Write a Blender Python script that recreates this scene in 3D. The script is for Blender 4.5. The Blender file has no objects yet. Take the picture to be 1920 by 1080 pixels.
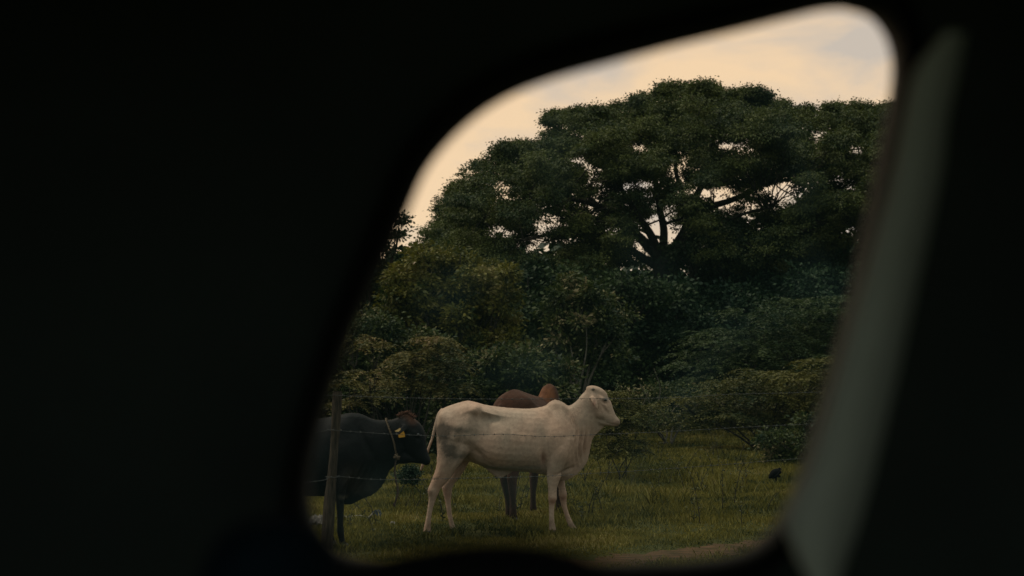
import bpy, math, random
import numpy as np
from mathutils import Vector, noise as mnoise
rad = math.radians
random.seed(7); rng = np.random.default_rng(7)
SC = bpy.context.scene
COL = SC.collection

# ------------------------------------------------------------------ camera
CAM_Z, FPX, TILT = 1.5, 2667.0, math.atan(194 / 2667.0)
cd = bpy.data.cameras.new('camera'); cam = bpy.data.objects.new('camera', cd); COL.objects.link(cam)
cam.location = (0, 0, CAM_Z); cam.rotation_euler = (rad(90) + TILT, 0, 0)
cd.lens = 50; cd.sensor_width = 36; cd.clip_start = 0.02; cd.clip_end = 2000
cd.dof.use_dof = True; cd.dof.focus_distance = 17.0; cd.dof.aperture_fstop = 2.9
SC.camera = cam

# ------------------------------------------------------------------ sky and sun
SUN_EL, SUN_AZ = rad(60), rad(-82)          # azimuth measured from +Y towards +X
w = bpy.data.worlds.new('World'); SC.world = w; w.use_nodes = True
nt = w.node_tree; N = nt.nodes; L = nt.links; N.clear()
out = N.new('ShaderNodeOutputWorld'); bg = N.new('ShaderNodeBackground'); L.new(bg.outputs[0], out.inputs[0])
sky = N.new('ShaderNodeTexSky'); sky.sky_type = 'NISHITA'; sky.sun_disc = False
sky.sun_elevation = SUN_EL; sky.sun_rotation = SUN_AZ
tc = N.new('ShaderNodeTexCoord')
mp = N.new('ShaderNodeMapping'); mp.inputs['Scale'].default_value = (4.5, 4.5, 12.0); mp.inputs['Rotation'].default_value = (0, rad(-12), 0)
mp.inputs['Location'].default_value = (0.4, 0.1, 1.3)
L.new(tc.outputs['Generated'], mp.inputs[0])
n1 = N.new('ShaderNodeTexNoise'); n1.inputs['Scale'].default_value = 1.6; n1.inputs['Detail'].default_value = 9; n1.inputs['Roughness'].default_value = 0.5; n1.inputs['Distortion'].default_value = 0.35
L.new(mp.outputs[0], n1.inputs[0])
cr = N.new('ShaderNodeValToRGB'); cr.color_ramp.elements[0].position = 0.38; cr.color_ramp.elements[1].position = 0.58
SKY_STRENGTH = 0.12
k = 1 / SKY_STRENGTH
cr.color_ramp.elements[0].color = (0.64, 0.54, 0.445, 1)
cr.color_ramp.elements[1].color = (0.98, 0.695, 0.42, 1)
sc_ = N.new('ShaderNodeVectorMath'); sc_.operation = 'SCALE'; sc_.inputs['Scale'].default_value = k
L.new(cr.outputs[0], sc_.inputs[0])
mx = N.new('ShaderNodeMix'); mx.data_type = 'RGBA'
mx.inputs['Factor'].default_value = 0.93
# warm cloud bank ahead, grey-green cloud overhead and a duller sky low behind
sx = N.new('ShaderNodeSeparateXYZ'); L.new(tc.outputs['Generated'], sx.inputs[0])
def mth(op, a, b_):
    q = N.new('ShaderNodeMath'); q.operation = op
    for i_, v_ in enumerate((a, b_)):
        if isinstance(v_, (int, float)): q.inputs[i_].default_value = v_
        else: L.new(v_, q.inputs[i_])
    return q.outputs[0]
L.new(mth('SUBTRACT', n1.outputs[0], mth('MULTIPLY', mth('SUBTRACT', sx.outputs['X'], 0.15), 0.7)), cr.inputs[0])
fr = N.new('ShaderNodeMapRange'); fr.interpolation_type = 'SMOOTHSTEP'; fr.inputs['From Min'].default_value = -0.25; fr.inputs['From Max'].default_value = 0.6
L.new(mth('SUBTRACT', sx.outputs['Y'], mth('MULTIPLY', sx.outputs['Z'], 0.9)), fr.inputs[0])
hi = N.new('ShaderNodeVectorMath'); hi.operation = 'SCALE'; hi.inputs[0].default_value = (0.60*k, 0.65*k, 0.57*k)
L.new(mth('ADD', 0.38, mth('MULTIPLY', mth('MAXIMUM', sx.outputs['Z'], 0.0), 0.98)), hi.inputs['Scale'])
cm = N.new('ShaderNodeMix'); cm.data_type = 'RGBA'; L.new(fr.outputs[0], cm.inputs['Factor']); L.new(hi.outputs[0], cm.inputs['A']); L.new(sc_.outputs[0], cm.inputs['B'])
L.new(sky.outputs[0], mx.inputs['A']); L.new(cm.outputs['Result'], mx.inputs['B'])
L.new(mx.outputs['Result'], bg.inputs['Color']); bg.inputs['Strength'].default_value = SKY_STRENGTH
sd = bpy.data.lights.new('sun', 'SUN'); sd.energy = 1.5; sd.angle = rad(12); sd.color = (1.0, 0.86, 0.68)
sun = bpy.data.objects.new('sun', sd); COL.objects.link(sun)
sdir = Vector((math.sin(SUN_AZ) * math.cos(SUN_EL), math.cos(SUN_AZ) * math.cos(SUN_EL), math.sin(SUN_EL)))
sun.rotation_euler = sdir.to_track_quat('Z', 'Y').to_euler(); sun.location = (-20, 0, 30)
SC.view_settings.view_transform = 'Standard'; SC.view_settings.look = 'None'
SC.view_settings.exposure = 0.0; SC.view_settings.gamma = 1.0
SC.render.engine = 'CYCLES'; SC.cycles.use_denoising = True
SC.cycles.max_bounces = 6; SC.cycles.transparent_max_bounces = 12
SC.cycles.sample_clamp_indirect = 3.0

# ------------------------------------------------------------------ helpers
CT, ST = math.cos(TILT), math.sin(TILT)
def P(px, py, D):
    """point seen at photo pixel (px, py) at ground distance D from the camera"""
    dx, dy, dz = (px - 960) / FPX, 1.0, (540 - py) / FPX
    y = dy * CT - dz * ST; z = dy * ST + dz * CT
    s = D / y
    return Vector((dx * s, D, CAM_Z + z * s))

def tag(o, label=None, cat=None, group=None, kind=None):
    if label: o['label'] = label
    if cat: o['category'] = cat
    if group: o['group'] = group
    if kind: o['kind'] = kind
    return o

def link(name, me, mat=None, parent=None, world=False):
    o = bpy.data.objects.new(name, me); COL.objects.link(o)
    if mat: me.materials.append(mat)
    if parent is not None:
        o.parent = parent
        if world: o.location = -Vector(parent.location)
    return o

def mesh(name, verts, faces, mat=None, parent=None, smooth=True):
    me = bpy.data.meshes.new(name); me.from_pydata([tuple(v) for v in verts], [], faces); me.update()
    if smooth: me.shade_smooth()
    return link(name, me, mat, parent, world=True)

def np_mesh(name, verts, loops_per_face, mat=None, parent=None, smooth=False, faces=None):
    """verts (n,3); every loops_per_face verts form one face unless faces is given"""
    me = bpy.data.meshes.new(name)
    n = len(verts); me.vertices.add(n); me.vertices.foreach_set('co', np.asarray(verts, dtype=np.float32).ravel())
    if faces is None: faces = np.arange(n).reshape(-1, loops_per_face)
    faces = np.asarray(faces); nf, m = faces.shape
    me.loops.add(nf * m); me.loops.foreach_set('vertex_index', faces.astype(np.int32).ravel())
    me.polygons.add(nf); me.polygons.foreach_set('loop_start', np.arange(0, nf * m, m, dtype=np.int32))
    me.update(calc_edges=True); 
    if smooth: me.shade_smooth()
    return link(name, me, mat, parent, world=True)

def empty(name, loc, label, cat, group=None):
    o = bpy.data.objects.new(name, None); COL.objects.link(o); o.location = loc
    return tag(o, label, cat, group)

def catmull(pts, sub):
    pts = np.asarray(pts, float)
    if len(pts) < 3:
        t = np.linspace(0, 1, sub + 1)[:, None]; return pts[0] * (1 - t) + pts[-1] * t
    p = np.vstack([2 * pts[0] - pts[1], pts, 2 * pts[-1] - pts[-2]]); o = []
    for i in range(1, len(p) - 2):
        for j in range(sub):
            t = j / sub
            o.append(0.5 * ((2 * p[i]) + (-p[i-1] + p[i+1]) * t + (2*p[i-1] - 5*p[i] + 4*p[i+1] - p[i+2]) * t*t + (-p[i-1] + 3*p[i] - 3*p[i+1] + p[i+2]) * t**3))
    o.append(pts[-1]); return np.array(o)

def tube_geo(path, radii, sides=8, off=0):
    path = [Vector(p) for p in path]; V, F = [], []
    up = Vector((0.13, 0.21, 0.97)).normalized(); prev = None
    for i, p in enumerate(path):
        t = (path[min(i + 1, len(path) - 1)] - path[max(i - 1, 0)])
        t = t.normalized() if t.length > 1e-9 else Vector((0, 0, 1))
        if prev is None:
            a = t.cross(up); a = a.normalized() if a.length > 0.05 else t.cross(Vector((1, 0, 0))).normalized()
        else:
            a = prev - t * prev.dot(t); a = a.normalized() if a.length > 1e-6 else t.orthogonal().normalized()
        prev = a; b = t.cross(a)
        r = radii[i]
        for s in range(sides):
            q = 2 * math.pi * s / sides
            V.append(p + (a * math.cos(q) + b * math.sin(q)) * r)
    n = len(path)
    for i in range(n - 1):
        for s in range(sides):
            F.append((off + i*sides + s, off + i*sides + (s+1) % sides, off + (i+1)*sides + (s+1) % sides, off + (i+1)*sides + s))
    F.append(tuple(off + s for s in range(sides))[::-1]); F.append(tuple(off + (n-1)*sides + s for s in range(sides)))
    return V, F

class MB:
    def __init__(s): s.V, s.F = [], []
    def add(s, V, F):
        o = len(s.V); s.V += [tuple(v) for v in V]; s.F += [tuple(i + o for i in f) for f in F]; return s
    def tube(s, path, radii, sides=8):
        if not hasattr(radii, '__len__'): radii = [radii] * len(path)
        V, F = tube_geo(path, radii, sides); return s.add(V, F)
    def ball(s, c, r, seg=12, rings=8, rot=0.0):
        V, F = [], []
        for i in range(rings + 1):
            th = math.pi * i / rings
            for j in range(seg):
                ph = 2 * math.pi * j / seg
                x, y, z = r[0]*math.sin(th)*math.cos(ph), r[1]*math.sin(th)*math.sin(ph), r[2]*math.cos(th)
                x, z = x*math.cos(rot) + z*math.sin(rot), -x*math.sin(rot) + z*math.cos(rot)
                V.append((c[0] + x, c[1] + y, c[2] + z))
        for i in range(rings):
            for j in range(seg):
                F.append((i*seg + j, (i+1)*seg + j, (i+1)*seg + (j+1) % seg, i*seg + (j+1) % seg))
        return s.add(V, F)
    def build(s, name, mat=None, parent=None, smooth=True): return mesh(name, s.V, s.F, mat, parent, smooth)

def mat_new(name):
    m = bpy.data.materials.new(name); m.use_nodes = True
    return m, m.node_tree.nodes, m.node_tree.links, m.node_tree.nodes['Principled BSDF']

def mat_simple(name, c, rough=0.7, var=0.3, scale=8, bump=0.0, bscale=60, spec=0.3, stretch=(1, 1, 1), c2=None):
    m, n, l, b = mat_new(name)
    t = n.new('ShaderNodeTexCoord'); mpn = n.new('ShaderNodeMapping'); mpn.inputs['Scale'].default_value = stretch
    l.new(t.outputs['Object'], mpn.inputs[0])
    no = n.new('ShaderNodeTexNoise'); no.inputs['Scale'].default_value = scale; no.inputs['Detail'].default_value = 8
    l.new(mpn.outputs[0], no.inputs[0])
    r = n.new('ShaderNodeValToRGB'); r.color_ramp.elements[0].position = 0.3; r.color_ramp.elements[1].position = 0.7
    lo = tuple(x * (1 - var) for x in c) if c2 is None else c2
    r.color_ramp.elements[0].color = (*lo, 1); r.color_ramp.elements[1].color = (*tuple(min(1, x * (1 + var)) for x in c), 1)
    l.new(no.outputs[0], r.inputs[0]); l.new(r.outputs[0], b.inputs['Base Color'])
    b.inputs['Roughness'].default_value = rough; b.inputs['Specular IOR Level'].default_value = spec
    if bump:
        n2 = n.new('ShaderNodeTexNoise'); n2.inputs['Scale'].default_value = bscale; n2.inputs['Detail'].default_value = 6
        l.new(mpn.outputs[0], n2.inputs[0]); bm = n.new('ShaderNodeBump'); bm.inputs['Strength'].default_value = bump; bm.inputs['Distance'].default_value = 0.01
        l.new(n2.outputs[0], bm.inputs['Height']); l.new(bm.outputs[0], b.inputs['Normal'])
    return m

def mat_leaf(name, dark, light, tip=None, transl=0.25, clump=0.7):
    """foliage: each leaf its own tone, whole sprays lean to one of two greens"""
    m, n, l, b = mat_new(name)
    g = n.new('ShaderNodeNewGeometry'); t = n.new('ShaderNodeTexCoord')
    r = n.new('ShaderNodeValToRGB'); r.color_ramp.elements[0].position = 0.1; r.color_ramp.elements[1].position = 0.9
    r.color_ramp.elements[0].color = (*dark, 1); r.color_ramp.elements[1].color = (*light, 1)
    if tip:
        e = r.color_ramp.elements.new(0.97); e.color = (*tip, 1); r.color_ramp.elements[1].position = 0.85
    no = n.new('ShaderNodeTexNoise'); no.inputs['Scale'].default_value = clump; no.inputs['Detail'].default_value = 4
    l.new(t.outputs['Object'], no.inputs[0])
    ma = n.new('ShaderNodeMath'); ma.operation = 'MULTIPLY_ADD'; ma.inputs[1].default_value = 2.2; ma.inputs[2].default_value = -0.85
    l.new(no.outputs[0], ma.inputs[0])
    mi = n.new('ShaderNodeMath'); mi.operation = 'MULTIPLY_ADD'; mi.inputs[1].default_value = 0.55
    l.new(g.outputs['Random Per Island'], mi.inputs[0]); l.new(ma.outputs[0], mi.inputs[2])
    cl = n.new('ShaderNodeClamp'); l.new(mi.outputs[0], cl.inputs[0]); l.new(cl.outputs[0], r.inputs[0])
    b.inputs['Roughness'].default_value = 0.6; b.inputs['Specular IOR Level'].default_value = 0.25
    l.new(r.outputs[0], b.inputs['Base Color'])
    tr = n.new('ShaderNodeBsdfTranslucent'); l.new(r.outputs[0], tr.inputs[0])
    ms = n.new('ShaderNodeMixShader'); ms.inputs[0].default_value = transl
    l.new(b.outputs[0], ms.inputs[1]); l.new(tr.outputs[0], ms.inputs[2]); l.new(ms.outputs[0], n['Material Output'].inputs[0])
    return m

# ------------------------------------------------------------------ ground, path
gm, n, l, b = mat_new('meadow_soil')
t = n.new('ShaderNodeTexCoord')
na = n.new('ShaderNodeTexNoise'); na.inputs['Scale'].default_value = 0.5; na.inputs['Detail'].default_value = 10; na.inputs['Roughness'].default_value = 0.7
nb = n.new('ShaderNodeTexNoise'); nb.inputs['Scale'].default_value = 14; nb.inputs['Detail'].default_value = 6
l.new(t.outputs['Object'], na.inputs[0]); l.new(t.outputs['Object'], nb.inputs[0])
ra = n.new('ShaderNodeValToRGB'); ra.color_ramp.elements[0].position = 0.3; ra.color_ramp.elements[1].position = 0.7
ra.color_ramp.elements[0].color = (0.024, 0.032, 0.009, 1); ra.color_ramp.elements[1].color = (0.060, 0.056, 0.018, 1)
rb = n.new('ShaderNodeValToRGB'); rb.color_ramp.elements[0].color = (0.4, 0.4, 0.4, 1); rb.color_ramp.elements[1].color = (1.3, 1.3, 1.3, 1)
mu = n.new('ShaderNodeMix'); mu.data_type = 'RGBA'; mu.blend_type = 'MULTIPLY'; mu.inputs['Factor'].default_value = 1
l.new(na.outputs[0], ra.inputs[0]); l.new(nb.outputs[0], rb.inputs[0]); l.new(ra.outputs[0], mu.inputs['A']); l.new(rb.outputs[0], mu.inputs['B'])
l.new(mu.outputs['Result'], b.inputs['Base Color']); b.inputs['Roughness'].default_value = 1; b.inputs['Specular IOR Level'].default_value = 0.05
ground = mesh('ground', [(-700, -300, 0), (700, -300, 0), (700, 1500, 0), (-700, 1500, 0)], [(0, 1, 2, 3)], gm, smooth=False); tag(ground, kind='structure')

dirt = mat_simple('dirt', (0.072, 0.040, 0.023), 0.95, 0.4, 5.0, 1.0, 22, 0.05, c2=(0.026, 0.024, 0.010), stretch=(1, 2.5, 1))
PATH = catmull([(-9, 7.6), (-4, 9.6), (-0.2, 11.9), (0.75, 12.65), (1.6, 13.35), (2.5, 14.15), (3.6, 15.2), (6, 17.3), (12, 22)], 24)
def path_half(i, side): return 0.28 + 0.34 * mnoise.noise((i * 0.21, side * 9.1, 0)) + 0.16 * mnoise.noise((i * 0.9, side * 5.1, 3))
V, F = [], []
for i, p in enumerate(PATH):
    t_ = PATH[min(i+1, len(PATH)-1)] - PATH[max(i-1, 0)]; t_ /= np.linalg.norm(t_); nn = np.array((-t_[1], t_[0]))
    a_, b_ = p + nn * path_half(i, 1), p - nn * (path_half(i, 2) + 0.1)
    V += [(a_[0], a_[1], 0.004), (b_[0], b_[1], 0.004)]
    if i: F.append((2*i-2, 2*i-1, 2*i+1, 2*i))
pth = mesh('dirt_path', V, F, dirt, smooth=False); tag(pth, kind='structure')

# ------------------------------------------------------------------ the car we look out of
plastic = mat_simple('dark_trim', (0.050, 0.066, 0.062), 0.85, 0.3, 3, 0.2, 200)
rubber = mat_simple('rubber_seal', (0.008, 0.009, 0.009), 0.8, 0.2, 5)
grey_trim = mat_simple('grey_pillar_trim', (0.78, 0.82, 0.74), 0.9, 0.08, 6, 0.15, 300, 0.1)
seatcloth = mat_simple('seat_cloth', (0.012, 0.013, 0.014), 0.95, 0.3, 30, 0.3, 300, 0.1)
bluecloth = mat_simple('blue_seat_cloth', (0.012, 0.026, 0.04), 0.95, 0.3, 30, 0.3, 300, 0.1)
headl = mat_simple('headliner_cloth', (0.10, 0.095, 0.06), 0.95, 0.2, 20, 0.2, 300, 0.1)
DW = 1.2
car = empty('car', (0, DW - 0.9, 0.4), 'dark car interior framing the small rounded rear side window we look through', 'car')
OUT = [(1590,6),(1640,22),(1670,60),(1682,112),(1676,180),(1654,290),(1628,410),(1604,520),(1578,620),(1552,720),(1524,820),(1492,920),(1456,985),(1408,1026),(1330,1046),(1200,1052),(1020,1054),(820,1052),(702,1047),(634,1032),(598,992),(582,930),(588,860),(608,780),(635,700),(666,615),(700,540),(734,468),(764,400),(800,320),(848,258),(905,208),(970,170),(1050,140),(1150,112),(1260,82),(1380,52),(1480,26),(1545,10)]
o2 = np.array([(p.x, p.z) for p in (P(x, y, DW) for x, y in OUT)])
o2 = catmull(np.vstack([o2, o2[:1]]), 4)[:-1]
cen = o2.mean(0)
def ring(s, y, off=0.0):
    d = o2 - cen; d = d / np.linalg.norm(d, axis=1)[:, None]
    return [(cen[0] + (p[0]-cen[0])*s + q[0]*off, y, cen[1] + (p[1]-cen[1])*s + q[1]*off) for p, q in zip(o2, d)]
def rings_mesh(name, rings, mat, parent, close=False):
    V, F = [], []; m = len(rings[0])
    for r in rings: V += r
    K = len(rings)
    for i in range(K if close else K - 1):
        for j in range(m):
            a, b_ = i*m + j, i*m + (j+1) % m; c, d = ((i+1) % K)*m + (j+1) % m, ((i+1) % K)*m + j
            F.append((a, b_, c, d))
    return mesh(name, V, F, mat, parent)
XL, XR, YB, ZB, ZT = -1.9, 1.5, -0.75, 0.45, 1.96
def rect_ring(y):
    out_ = []
    for p in o2:
        d = p - cen; tx = (XR - cen[0])/d[0] if d[0] > 0 else (XL - cen[0])/d[0] if d[0] < 0 else 1e9
        tz = (ZT - cen[1])/d[1] if d[1] > 0 else (ZB - cen[1])/d[1] if d[1] < 0 else 1e9
        t_ = min(tx, tz); out_.append((cen[0] + d[0]*t_, y, cen[1] + d[1]*t_))
    return out_
rings_mesh('side_panel', [ring(1, DW + 0.07, 0.05), ring(1, DW + 0.006, 0.022), ring(1, DW - 0.004, 0.028), ring(1, DW - 0.006, 0.06), ring(1, DW - 0.004, 0.09), rect_ring(DW), rect_ring(DW + 0.09), ring(1, DW + 0.09, 0.06)], plastic, car, close=True)
rings_mesh('window_seal', [ring(1, DW + 0.03, 0.02), ring(1, DW + 0.03, 0.004), ring(1, DW, 0.0), ring(1, DW - 0.022, 0.004), ring(1, DW - 0.026, 0.018), ring(1, DW - 0.01, 0.024)], rubber, car, close=True)
# glass pane with dusty patches over an even teal haze painted to lift shadows
gl = bpy.data.materials.new('dusty_hazed_glass'); gl.use_nodes = True; n = gl.node_tree.nodes; l = gl.node_tree.links; n.clear()
o_ = n.new('ShaderNodeOutputMaterial'); tr = n.new('ShaderNodeBsdfTransparent'); tr.inputs[0].default_value = (0.97, 0.98, 0.97, 1)
tl = n.new('ShaderNodeBsdfTranslucent'); tl.inputs[0].default_value = (0.36, 0.74, 0.86, 1)
t = n.new('ShaderNodeTexCoord'); no = n.new('ShaderNodeTexNoise'); no.inputs['Scale'].default_value = 13; no.inputs['Detail'].default_value = 2
l.new(t.outputs['Object'], no.inputs[0]); rr = n.new('ShaderNodeMapRange'); rr.inputs['From Min'].default_value = 0.54; rr.inputs['From Max'].default_value = 0.72
rr.inputs['To Min'].default_value = 0.012; rr.inputs['To Max'].default_value = 0.034; l.new(no.outputs[0], rr.inputs[0])
ms = n.new('ShaderNodeMixShader'); l.new(rr.outputs[0], ms.inputs[0]); l.new(tr.outputs[0], ms.inputs[1]); l.new(tl.outputs[0], ms.inputs[2]); l.new(ms.outputs[0], o_.inputs[0])
gv = ring(1, DW + 0.018, 0.012); mesh('window_glass', gv, [tuple(range(len(gv)))], gl, car, smooth=False)
# body shell: floor, roof, ends; unseen opposite side opened wide to light the trim
def boxv(x0, x1, y0, y1, z0, z1):
    V = [(x0,y0,z0),(x1,y0,z0),(x1,y1,z0),(x0,y1,z0),(x0,y0,z1),(x1,y0,z1),(x1,y1,z1),(x0,y1,z1)]
    return V, [(3,2,1,0),(4,5,6,7),(0,1,5,4),(1,2,6,5),(2,3,7,6),(3,0,4,7)]
m_ = MB().add(*boxv(XL, XR, YB, DW + 0.09, ZB - 0.05, ZB - 0.003)); m_.build('cabin_floor', plastic, car, False)
m_ = MB().add(*boxv(XL, XR, YB, DW + 0.09, ZT + 0.003, ZT + 0.06)); m_.build('headliner', headl, car, False)
for xa_, xb_ in ((XL - 0.06, XL - 0.003), (XR + 0.003, XR + 0.06)): MB().add(*boxv(xa_, xb_, YB, DW + 0.09, ZB - 0.05, ZT + 0.06)).build('end_wall', plastic, car, False)
WX0, WX1, WZ0, WZ1 = -1.75, 1.42, 0.6, 1.94
yb0, yb1 = YB - 0.06, YB - 0.003
m_ = MB().add(*boxv(XL, WX0, yb0, yb1, ZB, ZT)).add(*boxv(WX1, XR, yb0, yb1, ZB, ZT)).add(*boxv(WX0, WX1, yb0, yb1, ZB, WZ0)).add(*boxv(WX0, WX1, yb0, yb1, WZ1, ZT)); m_.build('opposite_light_opening', plastic, car, False)
# grey pillar trim running down beside the window
st = [(60,1772,1812),(130,1716,1800),(220,1692,1780),(320,1672,1768),(450,1636,1740),(600,1594,1706),(750,1552,1672),(880,1512,1640),(960,1474,1618),(1010,1478,1602),(1080,1512,1580),(1150,1550,1570)]
V, F = [], []; prof = [(0.0, 0.012), (0.06, 0.004), (0.2, 0.0), (0.5, 0.002), (0.75, 0.012), (0.9, 0.030), (1.0, 0.06)]
st = catmull(st, 4)
for i, (py, xl, xr) in enumerate(st):
    for u, d in prof:
        V.append(P(xl + (xr - xl) * u, py, 0.98 + d))
    if i:
        for j in range(len(prof) - 1):
            a = (i-1)*len(prof) + j; F.append((a, a + 1, a + 1 + len(prof), a + len(prof)))
pt = mesh('pillar_trim', V, F, grey_trim, car)
V, F = [], []
for i, (py, xl, xr) in enumerate(st):
    V += [P(xl + 1, py, 0.999), P(xl + 16, py, 1.03)]
    if i: F.append((2*i-2, 2*i-1, 2*i+1, 2*i))
ed_ = mesh('pillar_edge', V, F, rubber, car); so_ = ed_.modifiers.new('t', 'SOLIDIFY'); so_.thickness = .004  # dark return added so window light doesn't show on the trim's flank
# seat back under the window and a blue cushion beside it
def px_blob(name, pts, D, thick, mat):
    """rounded upholstered shape whose upper outline runs through the given points"""
    pts = catmull(pts, 4); V, F = [], []
    prof = [(0, thick), (0.0, thick * 0.55), (-6, thick * 0.2), (-26, 0.02), (-70, 0.0), (-420, 0.0), (-420, thick)]
    for i, (x, y) in enumerate(pts):
        for dy, dd in prof: V.append(P(x, y - dy, D + dd))
        if i:
            q = len(prof)
            for j in range(q): F.append(((i-1)*q + j, (i-1)*q + (j+1) % q, i*q + (j+1) % q, i*q + j))
    q = len(prof); F.append(tuple(range(q))); F.append(tuple((len(pts)-1)*q + j for j in range(q))[::-1])
    return mesh(name, V, F, mat, car)
px_blob('seat_back', [(610,1200),(640,1090),(700,1040),(780,1018),(880,1004),(970,1002),(1050,1014),(1110,1036),(1170,1080),(1200,1190)], 0.46, 0.12, seatcloth)
px_blob('seat_cushion', [(360,1100),(410,1010),(470,975),(560,968),(610,1000),(650,1060),(670,1140)], 0.74, 0.12, bluecloth)

# ------------------------------------------------------------------ cattle
def resample(prof, n=15):
    prof = np.array(prof, float); z, ww = prof[:, 0], prof[:, 1]
    sd_ = np.r_[0, np.cumsum(np.hypot(np.diff(z), np.diff(ww)) + 1e-9)]
    d = catmull(prof, 8); s2 = np.r_[0, np.cumsum(np.hypot(*np.diff(d, axis=0).T) + 1e-9)]
    t = np.linspace(0, s2[-1], n); return np.stack([np.interp(t, s2, d[:, 0]), np.maximum(0, np.interp(t, s2, d[:, 1]))], 1)

def loft_v(slices, cy=0.0, sub=4):
    """slices: (x, [(z, halfwidth)...] top to bottom), metres -> closed solid"""
    R = []
    for x, prof in slices:
        p = resample(prof)
        near = [(x, cy - q[1], q[0]) for q in p]; far = [(x, cy + q[1], q[0]) for q in p[::-1][1:-1]]
        R.append(np.array(near + far))
    R = np.array(R); m = R.shape[1]
    D = catmull(R.reshape(len(R), -1), sub).reshape(-1, m, 3)
    V = D.reshape(-1, 3).tolist(); F = []
    for i in range(len(D) - 1):
        for j in range(m): F.append((i*m + j, i*m + (j+1) % m, (i+1)*m + (j+1) % m, (i+1)*m + j))
    F.append(tuple(range(m))[::-1]); F.append(tuple((len(D)-1)*m + j for j in range(m)))
    return V, F

def loft_h(st, sub=4):
    """horizontal slices: (z, xl, xr, half depth, cy)"""
    S = catmull(st, sub); V, F = [], []; m = 14
    for z, xl, xr, hd, cy in S:
        for j in range(m):
            q = 2*math.pi*j/m; V.append(((xl+xr)/2 + (xr-xl)/2*math.cos(q), cy + hd*math.sin(q), z))
    for i in range(len(S) - 1):
        for j in range(m): F.append((i*m + j, i*m + (j+1) % m, (i+1)*m + (j+1) % m, (i+1)*m + j))
    F.append(tuple(range(m))[::-1]); F.append(tuple((len(S)-1)*m + j for j in range(m)))
    return V, F

def loft_axis(st, sub=4):
    """stations along an axis in the x-z plane: (x, z, half height across the axis, half width, cy)"""
    S = catmull(st, sub); V, F = [], []; m = 16
    for i, (x, z, hh, hw, cy) in enumerate(S):
        a, b_ = S[max(i-1, 0)], S[min(i+1, len(S)-1)]; t = np.array((b_[0]-a[0], b_[1]-a[1])); t /= np.linalg.norm(t); pr = (-t[1], t[0])
        for j in range(m):
            q = 2*math.pi*j/m; c, s = math.cos(q), math.sin(q)
            V.append((x + pr[0]*hh*c, cy + hw*s, z + pr[1]*hh*c))
    for i in range(len(S) - 1):
        for j in range(m): F.append((i*m + j, i*m + (j+1) % m, (i+1)*m + (j+1) % m, (i+1)*m + j))
    F.append(tuple(range(m))[::-1]); F.append(tuple((len(S)-1)*m + j for j in range(m)))
    return V, F

def fuse(mb, voxel=0.012, it=6):
    """one continuous skin over the lofted trunk, legs, neck and head"""
    me = bpy.data.meshes.new('tmp'); me.from_pydata(mb.V, [], mb.F)
    import bmesh as _bm
    bmm = _bm.new(); bmm.from_mesh(me); bmm.faces.ensure_lookup_table(); _bm.ops.recalc_face_normals(bmm, faces=bmm.faces); bmm.to_mesh(me); bmm.free()
    o = bpy.data.objects.new('tmp', me); COL.objects.link(o)
    md = o.modifiers.new('r', 'REMESH'); md.mode = 'VOXEL'; md.voxel_size = voxel; md.use_smooth_shade = True
    dg = bpy.context.evaluated_depsgraph_get(); m2 = bpy.data.meshes.new_from_object(o.evaluated_get(dg))
    bpy.data.objects.remove(o)
    n = len(m2.vertices); co = np.empty(n*3, np.float32); m2.vertices.foreach_get('co', co); co = co.reshape(-1, 3).astype(float)
    ed = np.empty(len(m2.edges)*2, np.int32); m2.edges.foreach_get('vertices', ed); ed = ed.reshape(-1, 2)
    deg = np.bincount(ed.ravel(), minlength=n).clip(1)[:, None]
    for i in range(it * 2):
        lam = 0.6 if i % 2 == 0 else -0.5
        acc = np.zeros_like(co)
        for k_ in range(3):
            acc[:, k_] = np.bincount(ed[:, 0], co[ed[:, 1], k_], n) + np.bincount(ed[:, 1], co[ed[:, 0], k_], n)
        co += lam * (acc / deg - co)
    m2.vertices.foreach_set('co', co.astype(np.float32).ravel()); m2.update()
    return m2, co

def normals(me):
    nn = np.empty(len(me.vertices)*3, np.float32); me.vertices.foreach_get('normal', nn); return nn.reshape(-1, 3).astype(float)

def finish_body(me, co, disp, color, mat, parent):
    nn = normals(me); co2 = co + nn * disp[:, None]
    me.vertices.foreach_set('co', co2.astype(np.float32).ravel())
    at = me.attributes.new('coat', 'FLOAT_COLOR', 'POINT')
    at.data.foreach_set('color', np.c_[color, np.ones(len(co))].astype(np.float32).ravel())
    me.update(); me.shade_smooth(); me.materials.clear()
    return link('body', me, mat, parent)

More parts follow.
